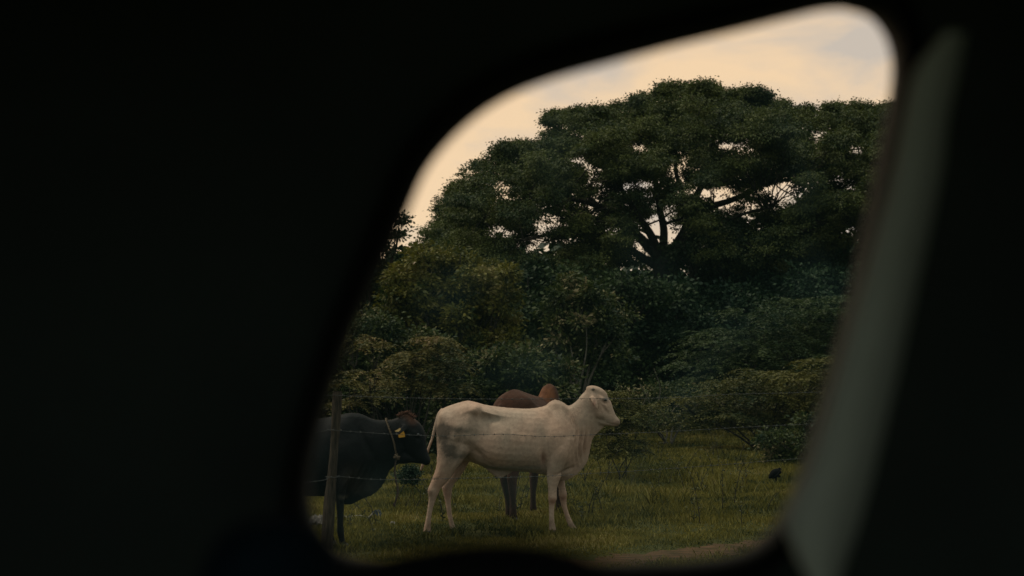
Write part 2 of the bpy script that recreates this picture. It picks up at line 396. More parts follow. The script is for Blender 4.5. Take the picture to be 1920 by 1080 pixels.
def mat_coat(name, rough=0.75, sheen=0.0, bump=0.55, spec=0.15):
    m, n, l, b = mat_new(name)
    a = n.new('ShaderNodeAttribute'); a.attribute_name = 'coat'; t = n.new('ShaderNodeTexCoord')
    no = n.new('ShaderNodeTexNoise'); no.inputs['Scale'].default_value = 22; no.inputs['Detail'].default_value = 8; no.inputs['Roughness'].default_value = 0.65
    l.new(t.outputs['Object'], no.inputs[0])
    r = n.new('ShaderNodeMapRange'); r.inputs['From Min'].default_value = 0.3; r.inputs['From Max'].default_value = 0.7; r.inputs['To Min'].default_value = 0.74; r.inputs['To Max'].default_value = 1.12
    l.new(no.outputs[0], r.inputs[0])
    v = n.new('ShaderNodeVectorMath'); v.operation = 'SCALE'; l.new(a.outputs['Color'], v.inputs[0]); l.new(r.outputs[0], v.inputs['Scale']); l.new(v.outputs[0], b.inputs['Base Color'])
    b.inputs['Roughness'].default_value = rough; b.inputs['Specular IOR Level'].default_value = spec
    n2 = n.new('ShaderNodeTexNoise'); n2.inputs['Scale'].default_value = 45; n2.inputs['Detail'].default_value = 8; l.new(t.outputs['Object'], n2.inputs[0])
    bm = n.new('ShaderNodeBump'); bm.inputs['Strength'].default_value = bump; bm.inputs['Distance'].default_value = 0.006
    l.new(n2.outputs[0], bm.inputs['Height']); l.new(bm.outputs[0], b.inputs['Normal'])
    return m
hoof_m = mat_simple('hoof_horn', (0.035, 0.03, 0.025), 0.5, 0.3, 20)
eye_m = mat_simple('eye_dark', (0.006, 0.005, 0.005), 0.15, 0.1, 5, spec=0.6)
horn_m = mat_simple('horn_grey', (0.10, 0.085, 0.07), 0.7, 0.3, 40, 0.5, 80)
coat_m = mat_coat('coat'); coat_black = mat_coat('black_coat', 0.6, spec=0.10)

def gauss(x, z, cx, cz, rx, rz, ang=0.0):
    c, s = math.cos(ang), math.sin(ang); u = (x-cx)*c + (z-cz)*s; v = -(x-cx)*s + (z-cz)*c
    return np.exp(-(u/rx)**2 - (v/rz)**2)
def fbm(co, sc, oct_=4, seed=0.0):
    return np.array([mnoise.fractal((p[0]*sc + seed, p[1]*sc, p[2]*sc), 0.9, 2.0, oct_) for p in co])

def hoof_mb(x, y, half_len, half_w, hgt=0.055, fwd=0.02):
    """cloven hoof: two claws, flat soled, sloping forward"""
    mb = MB()
    for s in (-1, 1):
        yy = y + s * half_w * 0.52; hw = half_w * 0.46; V, F = [], []
        for z, k_, sh in ((0.0, 1.0, fwd), (0.012, 1.0, fwd*0.8), (hgt*0.6, 0.86, 0.0), (hgt, 0.7, -fwd*0.4)):
            for j in range(10):
                q = 2*math.pi*j/10; V.append((x + sh + half_len*k_*math.cos(q)*(1.15 if math.cos(q) > 0 else 0.85), yy + hw*k_*math.sin(q), z))
        for i in range(3):
            for j in range(10): F.append((i*10+j, i*10+(j+1) % 10, (i+1)*10+(j+1) % 10, (i+1)*10+j))
        F.append(tuple(range(10))[::-1]); F.append(tuple(30 + j for j in range(10))); mb.add(V, F)
    return mb

# ---- white cow: outlines measured on the photograph (3x crop whose corner is 760, 680)
WD = 15.1
def wc(X, Y, cy=0.0):
    p = P(760 + X/3, 680 + Y/3, WD + cy); return p.x, p.z
ox = wc(600, 0)[0]
white = empty('white_cow', (ox, WD, 0), 'standing white zebu cow with a grey dirt stain on its hind leg, facing right', 'cow')
def W(X, Y, cy=0.0):
    x, z = wc(X, Y, cy); return x - ox, z
def wslice(X, prof): return (W(X, 300)[0], [(W(X, y)[1], ww) for y, ww in prof])
mb = MB()
tr_ = [(182, [(300,0),(330,.05),(420,.09),(500,.07),(535,0)]),
 (205, [(262,0),(282,.07),(340,.13),(420,.16),(500,.13),(552,0)]),
 (240, [(244,0),(262,.09),(320,.175),(400,.2),(500,.17),(560,0)]),
 (300, [(224,0),(240,.08),(280,.185),(380,.235),(480,.2),(560,0)]),
 (350, [(213,0),(224,.07),(258,.21),(340,.24),(460,.21),(556,0)]),
 (400, [(222,0),(231,.06),(258,.225),(300,.21),(400,.22),(500,.2),(560,.08),(570,0)]),
 (450, [(236,0),(244,.06),(272,.19),(310,.19),(400,.24),(500,.24),(570,.13),(590,0)]),
 (520, [(246,0),(254,.05),(280,.17),(330,.21),(420,.265),(510,.26),(585,.14),(604,0)]),
 (600, [(254,0),(262,.05),(290,.16),(350,.235),(430,.28),(520,.26),(590,.14),(610,0)]),
 (700, [(257,0),(265,.05),(300,.16),(360,.235),(440,.27),(530,.24),(600,.12),(617,0)]),
 (780, [(243,0),(256,.045),(300,.14),(370,.21),(450,.235),(540,.2),(610,.1),(632,0)]),
 (812, [(219,0),(236,.045),(290,.1),(370,.19),(450,.225),(540,.19),(620,.09),(642,0)]),
 (842, [(207,0),(224,.045),(275,.08),(330,.15),(400,.2),(480,.215),(560,.17),(630,.08),(655,0)]),
 (880, [(217,0),(233,.045),(280,.085),(340,.15),(420,.2),(500,.2),(570,.14),(640,.05),(668,0)]),
 (920, [(240,0),(254,.045),(300,.09),(370,.14),(450,.175),(520,.145),(580,.08),(640,.03),(658,0)]),
 (960, [(216,0),(234,.045),(290,.09),(370,.12),(450,.125),(520,.085),(580,.035),(634,0)]),
 (1000, [(170,0),(192,.055),(260,.09),(340,.105),(430,.085),(500,.045),(560,.02),(594,0)]),
 (1028, [(160,0),(185,.055),(260,.085),(340,.09),(420,.055),(500,.022),(548,0)]),
 (1050, [(200,0),(240,.06),(300,.075),(350,.06),(400,.03),(442,0)]),
 (1085, [(290,0),(330,.035),(358,.02),(396,0)]),
 (1118, [(336,0),(348,.013),(364,0)])]
mb.add(*loft_v([wslice(X, p) for X, p in tr_]))
def slim(st): return [(y, (xl+xr)/2 - (xr-xl)/2*k_, (xl+xr)/2 + (xr-xl)/2*k_, hd*k_, cy) for y, xl, xr, hd, cy in st for k_ in [1 - .13*min(1, max(0, (y-640)/60))]]
def wleg(st): return loft_h([(max(W(xl, y, cy)[1], 0.0), W(xl, y, cy)[0], W(xr, y, cy)[0], hd, cy) for y, xl, xr, hd, cy in st])
LEGS_W = [
 [(400,200,400,.09,-.11),(470,184,385,.105,-.13),(540,178,335,.10,-.15),(600,168,290,.08,-.155),(650,150,258,.062,-.155),(700,127,214,.048,-.155),(730,125,194,.042,-.155),(780,126,172,.03,-.155),(850,117,152,.027,-.155),(900,107,148,.031,-.155),(930,100,148,.036,-.155),(956,97,150,.04,-.155)],
 [(420,220,400,.09,.11),(500,230,385,.1,.13),(560,250,358,.09,.145),(620,250,325,.066,.15),(690,203,276,.047,.15),(730,207,266,.04,.15),(780,220,260,.03,.15),(850,232,265,.027,.15),(900,243,275,.031,.15),(930,247,288,.036,.15),(950,250,300,.04,.15)],
 [(430,825,950,.065,-.13),(500,803,925,.072,-.15),(560,795,893,.063,-.155),(640,793,876,.048,-.155),(700,797,860,.04,-.155),(760,800,854,.04,-.155),(790,803,846,.033,-.155),(840,804,840,.025,-.155),(890,804,842,.028,-.155),(920,804,848,.033,-.155),(946,802,854,.04,-.155)],
 [(450,830,950,.065,.11),(560,830,905,.06,.13),(640,842,895,.048,.14),(700,857,905,.04,.14),(745,862,910,.04,.14),(800,874,911,.028,.14),(850,890,924,.025,.14),(890,903,942,.028,.14),(920,914,960,.033,.14),(940,922,974,.04,.14)]]
LEGS_W = [slim(q) for q in LEGS_W]
for st_ in LEGS_W: mb.add(*wleg(st_))
def wax(st): 
    s_ = abs(W(100, 300)[0] - W(101, 300)[0])
    return loft_axis([(*W(X, Y), hh*s_, hw, cy) for X, Y, hh, hw, cy in st])
mb.add(*wax([(1022,150,16,.03,0),(1034,165,30,.06,0),(1056,200,56,.085,0),(1082,234,69,.097,0),(1106,266,68,.092,0),(1134,297,51,.07,0),(1160,320,38,.055,0),(1183,331,27,.05,0),(1198,336,20,.045,0),(1207,338,10,.03,0)]))
mb.add(*wax([(1062,318,16,.05,0),(1095,330,20,.05,0),(1140,341,15,.04,0),(1180,350,10,.032,0),(1196,349,6,.02,0)]))     # lower jaw
mb.add(*wax([(1022,156,20,.045,0),(1046,150,22,.06,0),(1078,160,26,.065,0),(1108,184,28,.065,0),(1124,206,20,.05,0)]))  # domed brow
mb.add(*loft_v([wslice(X, p) for X, p in [(435,[(560,.0),(572,.02),(585,0)]),(480,[(570,0),(600,.02),(622,0)]),(525,[(580,0),(620,.018),(652,0)]),(555,[(580,0),(610,.018),(644,0)]),(600,[(590,0),(605,.015),(618,0)])]]))
mb.add(*wax([(212,262,12,.03,0),(192,290,13,.028,0),(178,330,12,.022,-.01),(164,380,10,.019,-.02),(152,425,8,.016,-.03),(138,465,8,.016,-.03),(126,498,8,.017,-.02),(112,540,9,.022,0),(96,580,9,.026,.02),(84,612,5,.014,.03)]))  # tail and switch
for s in (-1, 1):                                                                     # drooping ears
    mb.add(*wax([(1040,194,9,.02,s*.085),(1052,202,17,.018,s*.116),(1063,222,18,.012,s*.136),(1071,246,12,.011,s*.144),(1076,264,4,.009,s*.144)]))
me, co = fuse(mb, 0.0115, 4)
s3 = abs(W(100, 300)[0] - W(101, 300)[0])            # metres per crop pixel
Xc = 600 + co[:, 0] / s3; z0 = W(600, 300)[1]; Yc = 300 - (co[:, 2] - z0) / s3
side = np.clip((np.abs(co[:, 1]) - 0.02) / 0.05, 0, 1)
def G(cx, cy, rx, ry, a=0.0): return gauss(Xc, Yc, cx, cy, rx, ry, a)
d = np.zeros(len(co))
d += side*(-0.017*G(500,312,75,30,.10) + 0.014*G(396,262,30,24) - 0.008*G(330,300,60,30,-.5) - .010*G(450,330,26,60,-.35))
d += side*(0.010*G(215,300,22,26) - 0.012*G(300,470,20,110,.25) + 0.012*G(240,420,50,90))
d += side*(-0.016*G(400,500,26,70,-.7) + 0.010*G(350,430,40,90,-.3))
d += side*(-0.007*G(776,450,22,110,-.05) + 0.012*G(850,400,48,110,-.2) - 0.012*G(935,330,14,95,-.42) + .010*G(880,520,45,60))
d += side*(-0.013*G(776,545,11,40) - 0.010*G(905,600,60,9,-.35) + 0.006*G(820,285,50,14,.9))
for i, xr in enumerate((560, 605, 650, 695, 738)):
    d += side*((0.0014 + .0004*(i % 2))*G(xr + 9*(i % 3), 400 + 16*i, 14, 80, .25))
wr = np.exp(-((Xc-955)/42)**2 - ((Yc-300)/75)**2); d += side*0.0035*wr*np.sin((Xc - 0.38*(Yc-300))/13.0*2*math.pi)
fo = np.exp(-((Xc-995)/42)**2 - ((Yc-470)/95)**2); d += side*0.009*fo*np.sin((Xc + 8*np.sin(Yc/35))/26.0*2*math.pi)
d += side*(0.007*G(1112,206,22,10,.6) - .008*G(1118,222,16,8,.5) + .006*G(1092,300,30,26) - .006*G(1120,262,36,9,.9) - .006*G(1165,344,34,3.5,.15) - .006*G(1075,330,8,30))
d += side*(0.006*G(150,712,26,22) + .005*G(828,755,22,22) + .005*G(888,745,22,22))
d *= 2.3; d += (0.0030 * fbm(co, 9.0, 3) + .0045*fbm(co, 4.0, 2, 3.0)) * side * (Yc < 640)
base = np.array((0.46, 0.290, 0.208)); grey = np.array((0.30, 0.265, 0.21)); pink = np.array((0.34, 0.205, 0.145)); stain = np.array((0.035, 0.029, 0.022))
nz = fbm(co, 10.0, 5); nz2 = fbm(co, 30.0, 4, 5.0); nz3 = fbm(co, 3.0, 3, 9.0)
def mixc(C, c, f): f = np.clip(f, 0, 1)[:, None]; return C*(1-f) + c*f
C = np.tile(base, (len(co), 1))
C = mixc(C, grey, 0.30 + 0.35*nz3 + 0.35*G(1000,300,90,120) + 0.25*G(470,330,90,50))
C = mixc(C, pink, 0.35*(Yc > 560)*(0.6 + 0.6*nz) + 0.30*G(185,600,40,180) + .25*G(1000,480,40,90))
near = (co[:, 1] < 0.02)
st_ = np.clip(1.15*G(215,380,40,40) + .9*G(300,374,95,20,.14) + .95*G(265,490,44,50,.2) + .7*G(320,520,46,16,-.3) + .7*G(225,440,36,75) - .02 + .30*nz3*G(260,430,130,110) + .55*nz2*G(260,430,120,110), 0, .9)
C = mixc(C, stain, st_*near)
C = mixc(C, np.array((.26,.20,.15)), near*(.55*G(640,590,200,26) + .45*G(330,440,60,120) + .35*G(860,560,60,60) + .4*G(560,330,110,30)))  # shading painted into the coat: lower belly, thigh front, elbow, loin hollow
C = mixc(C, np.array((.22,.10,.06)), .85*G(776,540,12,30)*near + .75*G(150,712,18,22)*(.5+nz) + .6*G(225,720,14,16) + .75*G(825,768,24,18) + .7*G(892,762,22,20) + .5*G(240,760,26,30)*(.6+nz))
C = mixc(C, np.array((.16,.10,.065)), np.clip((Yc-800)/150, 0, 1)*(.55 + .7*nz)*(Yc > 700))
C = mixc(C, np.array((.06,.05,.045)), 1.1*G(1209,318,7,14) + .9*G(1196,332,7,3.5,.4) + .8*G(1168,345,30,1.8,.12) + .8*G(1055,152,7,5) + .95*G(1122,209,17,8,.2))
C = mixc(C, np.array((.30,.17,.13)), .9*G(1060,228,8,20)*near + .4*G(1180,335,24,16))
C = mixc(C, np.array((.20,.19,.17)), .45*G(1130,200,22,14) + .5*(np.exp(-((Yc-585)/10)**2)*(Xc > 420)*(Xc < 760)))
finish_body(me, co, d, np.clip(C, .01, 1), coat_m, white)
for leg in LEGS_W:
    y, xl, xr, hd, cy = leg[-1]; xa, xb = W(xl, y, cy)[0], W(xr, y, cy)[0]
    q = hoof_mb((xa + xb)/2, cy, (xb - xa)/2*0.98, 0.05).V; o = len(q)
    mbh = hoof_mb((xa + xb)/2, cy, (xb - xa)/2*0.98, 0.05)
    m__ = bpy.data.meshes.new('hoof'); m__.from_pydata(mbh.V, [], mbh.F); m__.shade_smooth(); link('hoof', m__, hoof_m, white)
def local_mesh(name, mbx, mat, parent):
    m__ = bpy.data.meshes.new(name); m__.from_pydata(mbx.V, [], mbx.F); m__.update(); m__.shade_smooth(); return link(name, m__, mat, parent)
for s in (-1, 1):
    x, z = W(1121, 209); local_mesh('eye', MB().ball((x, s*.073, z), (.021, .013, .013)), eye_m, white)
    x, z = W(1055, 150); local_mesh('horn', MB().ball((x, s*.058, z), (.018, .016, .012)), horn_m, white)

# ---- black cow with halter and ear tags (3.175x crop whose corner is 560, 720)
BD = 13.82
def bc(X, Y, cy=0.0):
    p = P(560 + X/3.175, 720 + Y/3.175, BD + cy); return p.x, p.z
obx = bc(100, 0)[0]
black = empty('black_cow', (obx, BD, 0), 'black cow in a rope halter with yellow ear tags, standing behind the leaning fence post', 'cow')
def B(X, Y, cy=0.0):
    x, z = bc(X, Y, cy); return x - obx, z
def bslice(X, prof): return (B(X, 300)[0], [(B(X, y)[1], ww) for y, ww in prof])
mb = MB()
tr_ = [(-400, [(270,0),(310,.06),(400,.11),(520,.1),(600,0)]),
 (-350, [(225,0),(245,.09),(330,.18),(480,.19),(620,0)]),
 (-220, [(185,0),(205,.1),(270,.23),(420,.26),(600,.15),(650,0)]),
 (-90, [(200,0),(215,.08),(290,.22),(440,.29),(600,.2),(662,0)]),
 (60, [(207,0),(222,.07),(300,.22),(450,.29),(600,.18),(668,0)]),
 (150, [(200,0),(220,.06),(310,.2),(450,.26),(590,.18),(672,0)]),
 (210, [(188,0),(208,.06),(290,.16),(420,.23),(560,.2),(640,.12),(690,0)]),
 (265, [(177,0),(198,.06),(280,.13),(400,.2),(530,.2),(640,.1),(700,.03),(718,0)]),
 (320, [(169,0),(192,.06),(280,.12),(400,.18),(520,.17),(620,.08),(690,.03),(719,0)]),
 (380, [(180,0),(198,.055),(280,.11),(380,.15),(500,.14),(590,.06),(650,.025),(688,0)]),
 (440, [(206,0),(222,.05),(300,.11),(380,.13),(480,.11),(560,.05),(620,.02),(664,0)]),
 (500, [(214,0),(232,.05),(300,.1),(380,.11),(460,.08),(540,.03),(610,0)]),
 (548, [(211,0),(228,.05),(300,.09),(380,.09),(450,.05),(515,0)]),
 (590, [(198,0),(215,.05),(300,.085),(390,.07),(450,.04),(482,0)]),
 (625, [(176,0),(200,.05),(300,.08),(390,.06),(440,0)])]
mb.add(*loft_v([bslice(X, p) for X, p in tr_]))
sb = abs(B(100, 300)[0] - B(101, 300)[0])
def bax(st): return loft_axis([(*B(X, Y), hh*sb, hw, cy) for X, Y, hh, hw, cy in st])
mb.add(*bax([(618,192,22,.04,0),(634,216,46,.075,0),(650,260,78,.105,0),(668,310,88,.11,0),(690,358,76,.095,0),(712,400,58,.075,0),(734,430,46,.062,0),(756,450,34,.056,0),(772,458,26,.05,0),(784,460,14,.035,0)]))
mb.add(*bax([(606,430,50,.05,0),(630,440,38,.05,0),(668,446,24,.045,0),(705,455,18,.04,0),(745,468,10,.03,0)]))
def bleg(st): return loft_h([(max(B(xl, y, cy)[1], 0.0), B(xl, y, cy)[0], B(xr, y, cy)[0], hd, cy) for y, xl, xr, hd, cy in st])
LEGS_B = [
 [(500,205,330,.08,-.12),(600,215,290,.075,-.15),(660,222,276,.06,-.16),(720,222,271,.05,-.16),(780,226,269,.045,-.16),(830,228,266,.04,-.16),(880,228,270,.036,-.16),(920,236,274,.033,-.16),(955,242,288,.04,-.16),(980,248,300,.046,-.16)],
 [(500,150,300,.08,.12),(600,160,250,.07,.14),(700,165,222,.05,.15),(800,170,212,.038,.15),(870,172,206,.03,.15),(920,174,212,.034,.15),(950,176,226,.044,.15)],
 [(400,-390,-200,.1,-.12),(520,-385,-240,.1,-.15),(620,-380,-290,.07,-.16),(700,-400,-330,.05,-.16),(760,-400,-345,.04,-.16),(860,-390,-350,.03,-.16),(930,-392,-342,.036,-.16),(980,-395,-330,.046,-.16)],
 [(400,-380,-180,.1,.12),(520,-350,-210,.09,.14),(620,-330,-240,.07,.15),(700,-345,-280,.05,.15),(760,-342,-290,.04,.15),(850,-330,-292,.03,.15),(910,-332,-284,.036,.15),(950,-335,-272,.046,.15)]]
for st_ in LEGS_B: mb.add(*bleg(st_))
mb.add(*bax([(-385,262,20,.03,0),(-412,320,18,.026,0),(-420,420,14,.02,0),(-420,560,12,.018,0),(-418,680,20,.03,0),(-416,760,8,.015,0)]))
mb.add(*bax([(640,252,16,.02,-.10),(622,272,20,.015,-.135),(600,288,16,.012,-.15),(578,300,6,.01,-.155)]))
mb.add(*bax([(640,252,16,.02,.10),(655,285,18,.015,.14),(668,320,10,.012,.16)]))
me, co = fuse(mb, 0.013, 4)
Xc = 100 + co[:, 0]/sb; zb = B(100, 300)[1]; Yc = 300 - (co[:, 2] - zb)/sb
side = np.clip((np.abs(co[:, 1]) - 0.02)/0.05, 0, 1)
d = side*(0.014*G(300,400,70,150,-.2) - .013*G(215,450,20,140) - .012*G(400,330,20,130,-.5) + .012*G(270,250,50,50))
d += side*(.008*np.exp(-((Xc-400)/90)**2 - ((Yc-600)/90)**2)*np.sin((Xc + .5*Yc)/34*2*math.pi))
d += side*(.008*G(706,300,22,12,1.0) - .01*G(715,318,16,9,1.0) + .007*G(640,400,34,34) - .006*G(740,462,26,4,.2)) + .002*fbm(co, 8, 3)*side
nz = fbm(co, 8.0, 4)
C = np.tile(np.array((.0038, .0042, .0045)), (len(co), 1))
C = mixc(C, np.array((.045,.036,.029)), .75*G(385,620,90,55,-.5)*(.7 + .8*nz) + .4*G(330,540,60,60))
C = mixc(C, np.array((.075,.028,.012)), .95*G(625,178,52,20,.1)*(.8 + .6*nz) + .9*G(680,205,26,34,-.6)*(.8 + .6*nz))
C = mixc(C, np.array((.06,.055,.05)), .7*G(605,288,34,9,-.5)*(co[:, 1] < -.11))
C = mixc(C, np.array((.20,.17,.12)), .8*G(284,664,22,9,.2)*(co[:, 1] < 0)*(.7+nz))
finish_body(me, co, d*1.7, np.clip(C, .003, 1), coat_black, black)
for leg in LEGS_B:
    y, xl, xr, hd, cy = leg[-1]; xa, xb = B(xl, y, cy)[0], B(xr, y, cy)[0]
    local_mesh('hoof', hoof_mb((xa + xb)/2, cy, (xb - xa)/2*1.02, 0.056, fwd=.025), hoof_m, black)
for s in (-1, 1):
    x, z = B(713, 300); local_mesh('eye', MB().ball((x, s*.094, z), (.02, .014, .014)), eye_m, black)
# tuft of brown hair on the poll
tb = MB()
for i in range(110):
    X_ = 596 + random.random()*92; x, z = B(X_, float(np.interp(X_, [590,618,640,665,690], [196,176,170,182,202])) + 3); y = random.uniform(-.05, .05)
    dx_ = random.uniform(-.02, .03); tb.tube([(x, y, z - .008), (x + dx_*.5, y*1.1, z + .006 + random.random()*.014), (x + dx_*1.6, y*1.3, z + .008 + random.random()*.024)], [.004, .003, .001], 4)
local_mesh('poll_hair', tb, mat_simple('brown_hair', (.08,.03,.014), .8, .3, 30), black)
tagm = mat_simple('ear_tag_yellow', (.62,.30,.035), .6, .12, 30); tagm2 = mat_simple('ear_tag_pale', (.85,.55,.24), .6, .12, 30)
def tag_plate(pts, mat, y0):
    V = []; 
    for yy in (y0, y0 + .004):
        for X, Y in pts: x, z = B(X, Y); V.append((x, yy + .012*((Y-270)/40), z))
    m = len(pts); F = [tuple(range(m)), tuple(range(m, 2*m))[::-1]] + [(i, (i+1) % m, m + (i+1) % m, m + i) for i in range(m)]
    q = MB(); q.add(V, F); m__ = bpy.data.meshes.new('ear_tag'); m__.from_pydata(q.V, [], q.F); return link('ear_tag', m__, mat, black)
o = tag_plate([(580,276),(598,268),(608,260),(617,262),(613,272),(602,281),(584,281)], tagm2, -.172); o['label'] = 'small pale yellow ear tag'
o = tag_plate([(600,300),(612,294),(632,278),(640,298),(640,312),(604,318)], tagm, -.165); o['label'] = 'larger orange yellow ear tag'
# rope halter: a thing of its own worn by the cow
rope_m = mat_simple('old_rope', (.085,.06,.036), .9, .35, 60, .6, 150); rope_dark = mat_simple('dark_rope', (.05,.032,.025), .9, .35, 60, .6, 150)
halter = empty('rope_halter', (obx, BD, B(550, 300)[1]), 'tan rope round the black cow\'s neck, knotted under the throat with a loose hanging end', 'rope halter')
def brope(pts, r, n_=8):
    pp = [Vector((*B(X, Y)[:1], cy, B(X, Y)[1])) + Vector((obx, BD, 0)) for X, Y, cy in pts]
    return [tuple(v) for v in catmull([tuple(p) for p in pp], n_)]
rb_ = MB()
loop = brope([(520,205,0),(524,216,-.056),(536,244,-.085),(550,280,-.107),(563,312,-.113),(574,350,-.115),(582,395,-.105),(586,425,-.088),(584,452,-.04),(584,462,0),(580,440,.07),(570,360,.105),(548,290,.10),(530,225,.055),(520,205,0)], .007)
for ph in (0, math.pi):
    pth_ = [Vector(p) + Vector((math.cos(i*.9 + ph), math.sin(i*.9 + ph)*.3, math.sin(i*.9 + ph)))*.004 for i, p in enumerate(loop)]
    rb_.tube(pth_, .0058, 6)
rb_.build('neck_loop', rope_m, halter)
kb = MB()
for i in range(5):
    c = Vector((B(588, 432)[0] + obx, BD - .085, B(588, 432)[1])); r_ = .022 + .006*random.random(); a0 = random.random()*6
    ax = Vector((random.uniform(-1,1), random.uniform(-.4,.4), random.uniform(-1,1))).normalized(); u_ = ax.orthogonal().normalized(); v_ = ax.cross(u_)
    kb.tube([c + (u_*math.cos(a0 + k_*.6) + v_*math.sin(a0 + k_*.6))*r_ + Vector((random.uniform(-1,1), 0, random.uniform(-1,1)))*.004 for k_ in range(11)], .009, 6)
kb.build('knot', rope_m, halter)
hb = MB(); hp = brope([(586,440,-.09),(580,470,-.075),(576,510,-.07),(578,545,-.07),(585,580,-.07),(592,620,-.07),(590,660,-.07),(582,690,-.07),(573,712,-.07)], .006)
hb.tube(hp, [.0085 + .0012*math.sin(i*1.7) for i in range(len(hp))], 6)
hb.ball((hp[-1][0], hp[-1][1], hp[-1][2] - .005), (.014, .012, .02), 8, 6)
hb.build('rope_end', rope_dark, halter)

# ---- brown cow behind, turned away from us (metres along its own body)
brown = empty('brown_cow', (.20, 17.1, 0), 'reddish brown humped cow turned away, half hidden behind the white cow', 'cow')
mb = MB()
mb.add(*loft_v([(-.80,[(1.24,0),(1.2,.05),(1.05,.1),(.92,.09),(.82,0)]),(-.72,[(1.42,0),(1.39,.05),(1.3,.12),(1.15,.16),(.95,.15),(.78,0)]),(-.58,[(1.49,0),(1.47,.05),(1.40,.15),(1.25,.2),(.98,.2),(.74,0)]),
 (-.38,[(1.53,0),(1.51,.04),(1.44,.15),(1.34,.25),(1.0,.25),(.78,.1),(.74,0)]),(-.1,[(1.49,0),(1.45,.08),(1.32,.22),(1.0,.29),(.75,.15),(.68,0)]),(.2,[(1.45,0),(1.41,.07),(1.25,.21),(1.0,.27),(.75,.15),(.64,0)]),
 (.38,[(1.445,0),(1.39,.07),(1.2,.18),(.95,.24),(.7,.12),(.6,0)]),(.46,[(1.54,0),(1.52,.04),(1.45,.085),(1.3,.12),(1.1,.2),(.85,.2),(.65,.08),(.57,0)]),(.58,[(1.60,0),(1.585,.05),(1.52,.095),(1.38,.115),(1.1,.19),(.85,.19),(.65,.07),(.56,0)]),
 (.69,[(1.56,0),(1.54,.05),(1.47,.085),(1.3,.11),(1.05,.17),(.8,.14),(.6,0)]),(.8,[(1.38,0),(1.32,.06),(1.15,.12),(.95,.12),(.65,0)]),(.98,[(1.32,0),(1.25,.06),(1.1,.1),(.95,.08),(.74,0)]),(1.15,[(1.28,0),(1.2,.07),(1.07,.08),(.97,.05),(.88,0)])]))
mb.add(*loft_axis([(1.1,1.25,.05,.05,0),(1.17,1.2,.11,.09,0),(1.26,1.1,.13,.1,0),(1.36,.99,.1,.075,0),(1.46,.89,.07,.055,0),(1.53,.83,.045,.045,0),(1.56,.8,.02,.03,0)]))
LEGS_BR = [
 [(1.1,-.72,-.3,.1,-.12),(.85,-.72,-.42,.095,-.12),(.68,-.70,-.5,.07,-.11),(.52,-.72,-.58,.05,-.1),(.45,-.71,-.6,.042,-.1),(.25,-.67,-.605,.03,-.1),(.1,-.67,-.59,.036,-.1),(.045,-.665,-.57,.042,-.1)],
 [(1.1,-.72,-.3,.1,.12),(.85,-.70,-.40,.095,.11),(.68,-.64,-.45,.07,.08),(.52,-.62,-.49,.05,.05),(.45,-.61,-.5,.042,.04),(.25,-.56,-.50,.03,.02),(.1,-.55,-.47,.036,.01),(.045,-.545,-.45,.042,.01)],
 [(1.0,.4,.7,.07,-.14),(.75,.42,.62,.065,-.155),(.6,.45,.6,.05,-.16),(.42,.47,.57,.042,-.16),(.25,.485,.55,.028,-.16),(.1,.49,.56,.034,-.16),(.045,.49,.58,.042,-.16)],
 [(1.0,.4,.7,.07,.14),(.75,.42,.62,.065,.155),(.6,.43,.58,.05,.16),(.42,.43,.53,.042,.16),(.25,.43,.495,.028,.16),(.1,.43,.5,.034,.16),(.045,.43,.52,.042,.16)]]
for st_ in LEGS_BR: mb.add(*loft_h([(z, (a+b_)/2 - (b_-a)*.62, (a+b_)/2 + (b_-a)*.62, h_*1.2, c_) for z, a, b_, h_, c_ in st_]))
mb.add(*loft_axis([(-.76,1.34,.03,.03,0),(-.84,1.24,.028,.025,0),(-.87,1.0,.02,.02,0),(-.87,.8,.02,.02,0),(-.86,.62,.035,.035,0),(-.86,.5,.015,.015,0)]))
for s in (-1, 1): mb.add(*loft_axis([(1.16,1.2,.03,.02,s*.09),(1.13,1.12,.035,.012,s*.14),(1.12,1.02,.015,.01,s*.16)]))
me, co = fuse(mb, 0.015, 4); nz = fbm(co, 6.0, 4)
side = np.clip((np.abs(co[:, 1]) - .02)/.05, 0, 1)
d = side*(-.02*gauss(co[:,0],co[:,2],-.15,1.36,.16,.05) + .014*gauss(co[:,0],co[:,2],-.42,1.42,.07,.06) + .003*nz)
C = np.tile(np.array((.052,.018,.008)), (len(co), 1))
C = mixc(C, np.array((.17,.062,.025)), 1.0*gauss(co[:,0],co[:,2],.46,1.46,.11,.14)*(.9+.5*nz))  # lit side of the hump painted brighter orange
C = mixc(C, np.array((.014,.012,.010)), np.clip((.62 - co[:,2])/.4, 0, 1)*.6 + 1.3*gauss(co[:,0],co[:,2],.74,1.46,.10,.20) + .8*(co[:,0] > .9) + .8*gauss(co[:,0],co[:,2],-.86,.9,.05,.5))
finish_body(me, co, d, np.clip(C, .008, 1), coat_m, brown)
for leg in LEGS_BR:
    zz, xa, xb, hd, cy = leg[-1]; local_mesh('hoof', hoof_mb((xa+xb)/2, cy, (xb-xa)/2*1.05, .05), hoof_m, brown)
for s in (-1, 1): local_mesh('eye', MB().ball((1.3, s*.092, 1.13), (.018,.012,.014)), eye_m, brown)
brown.rotation_euler = (0, 0, rad(64))

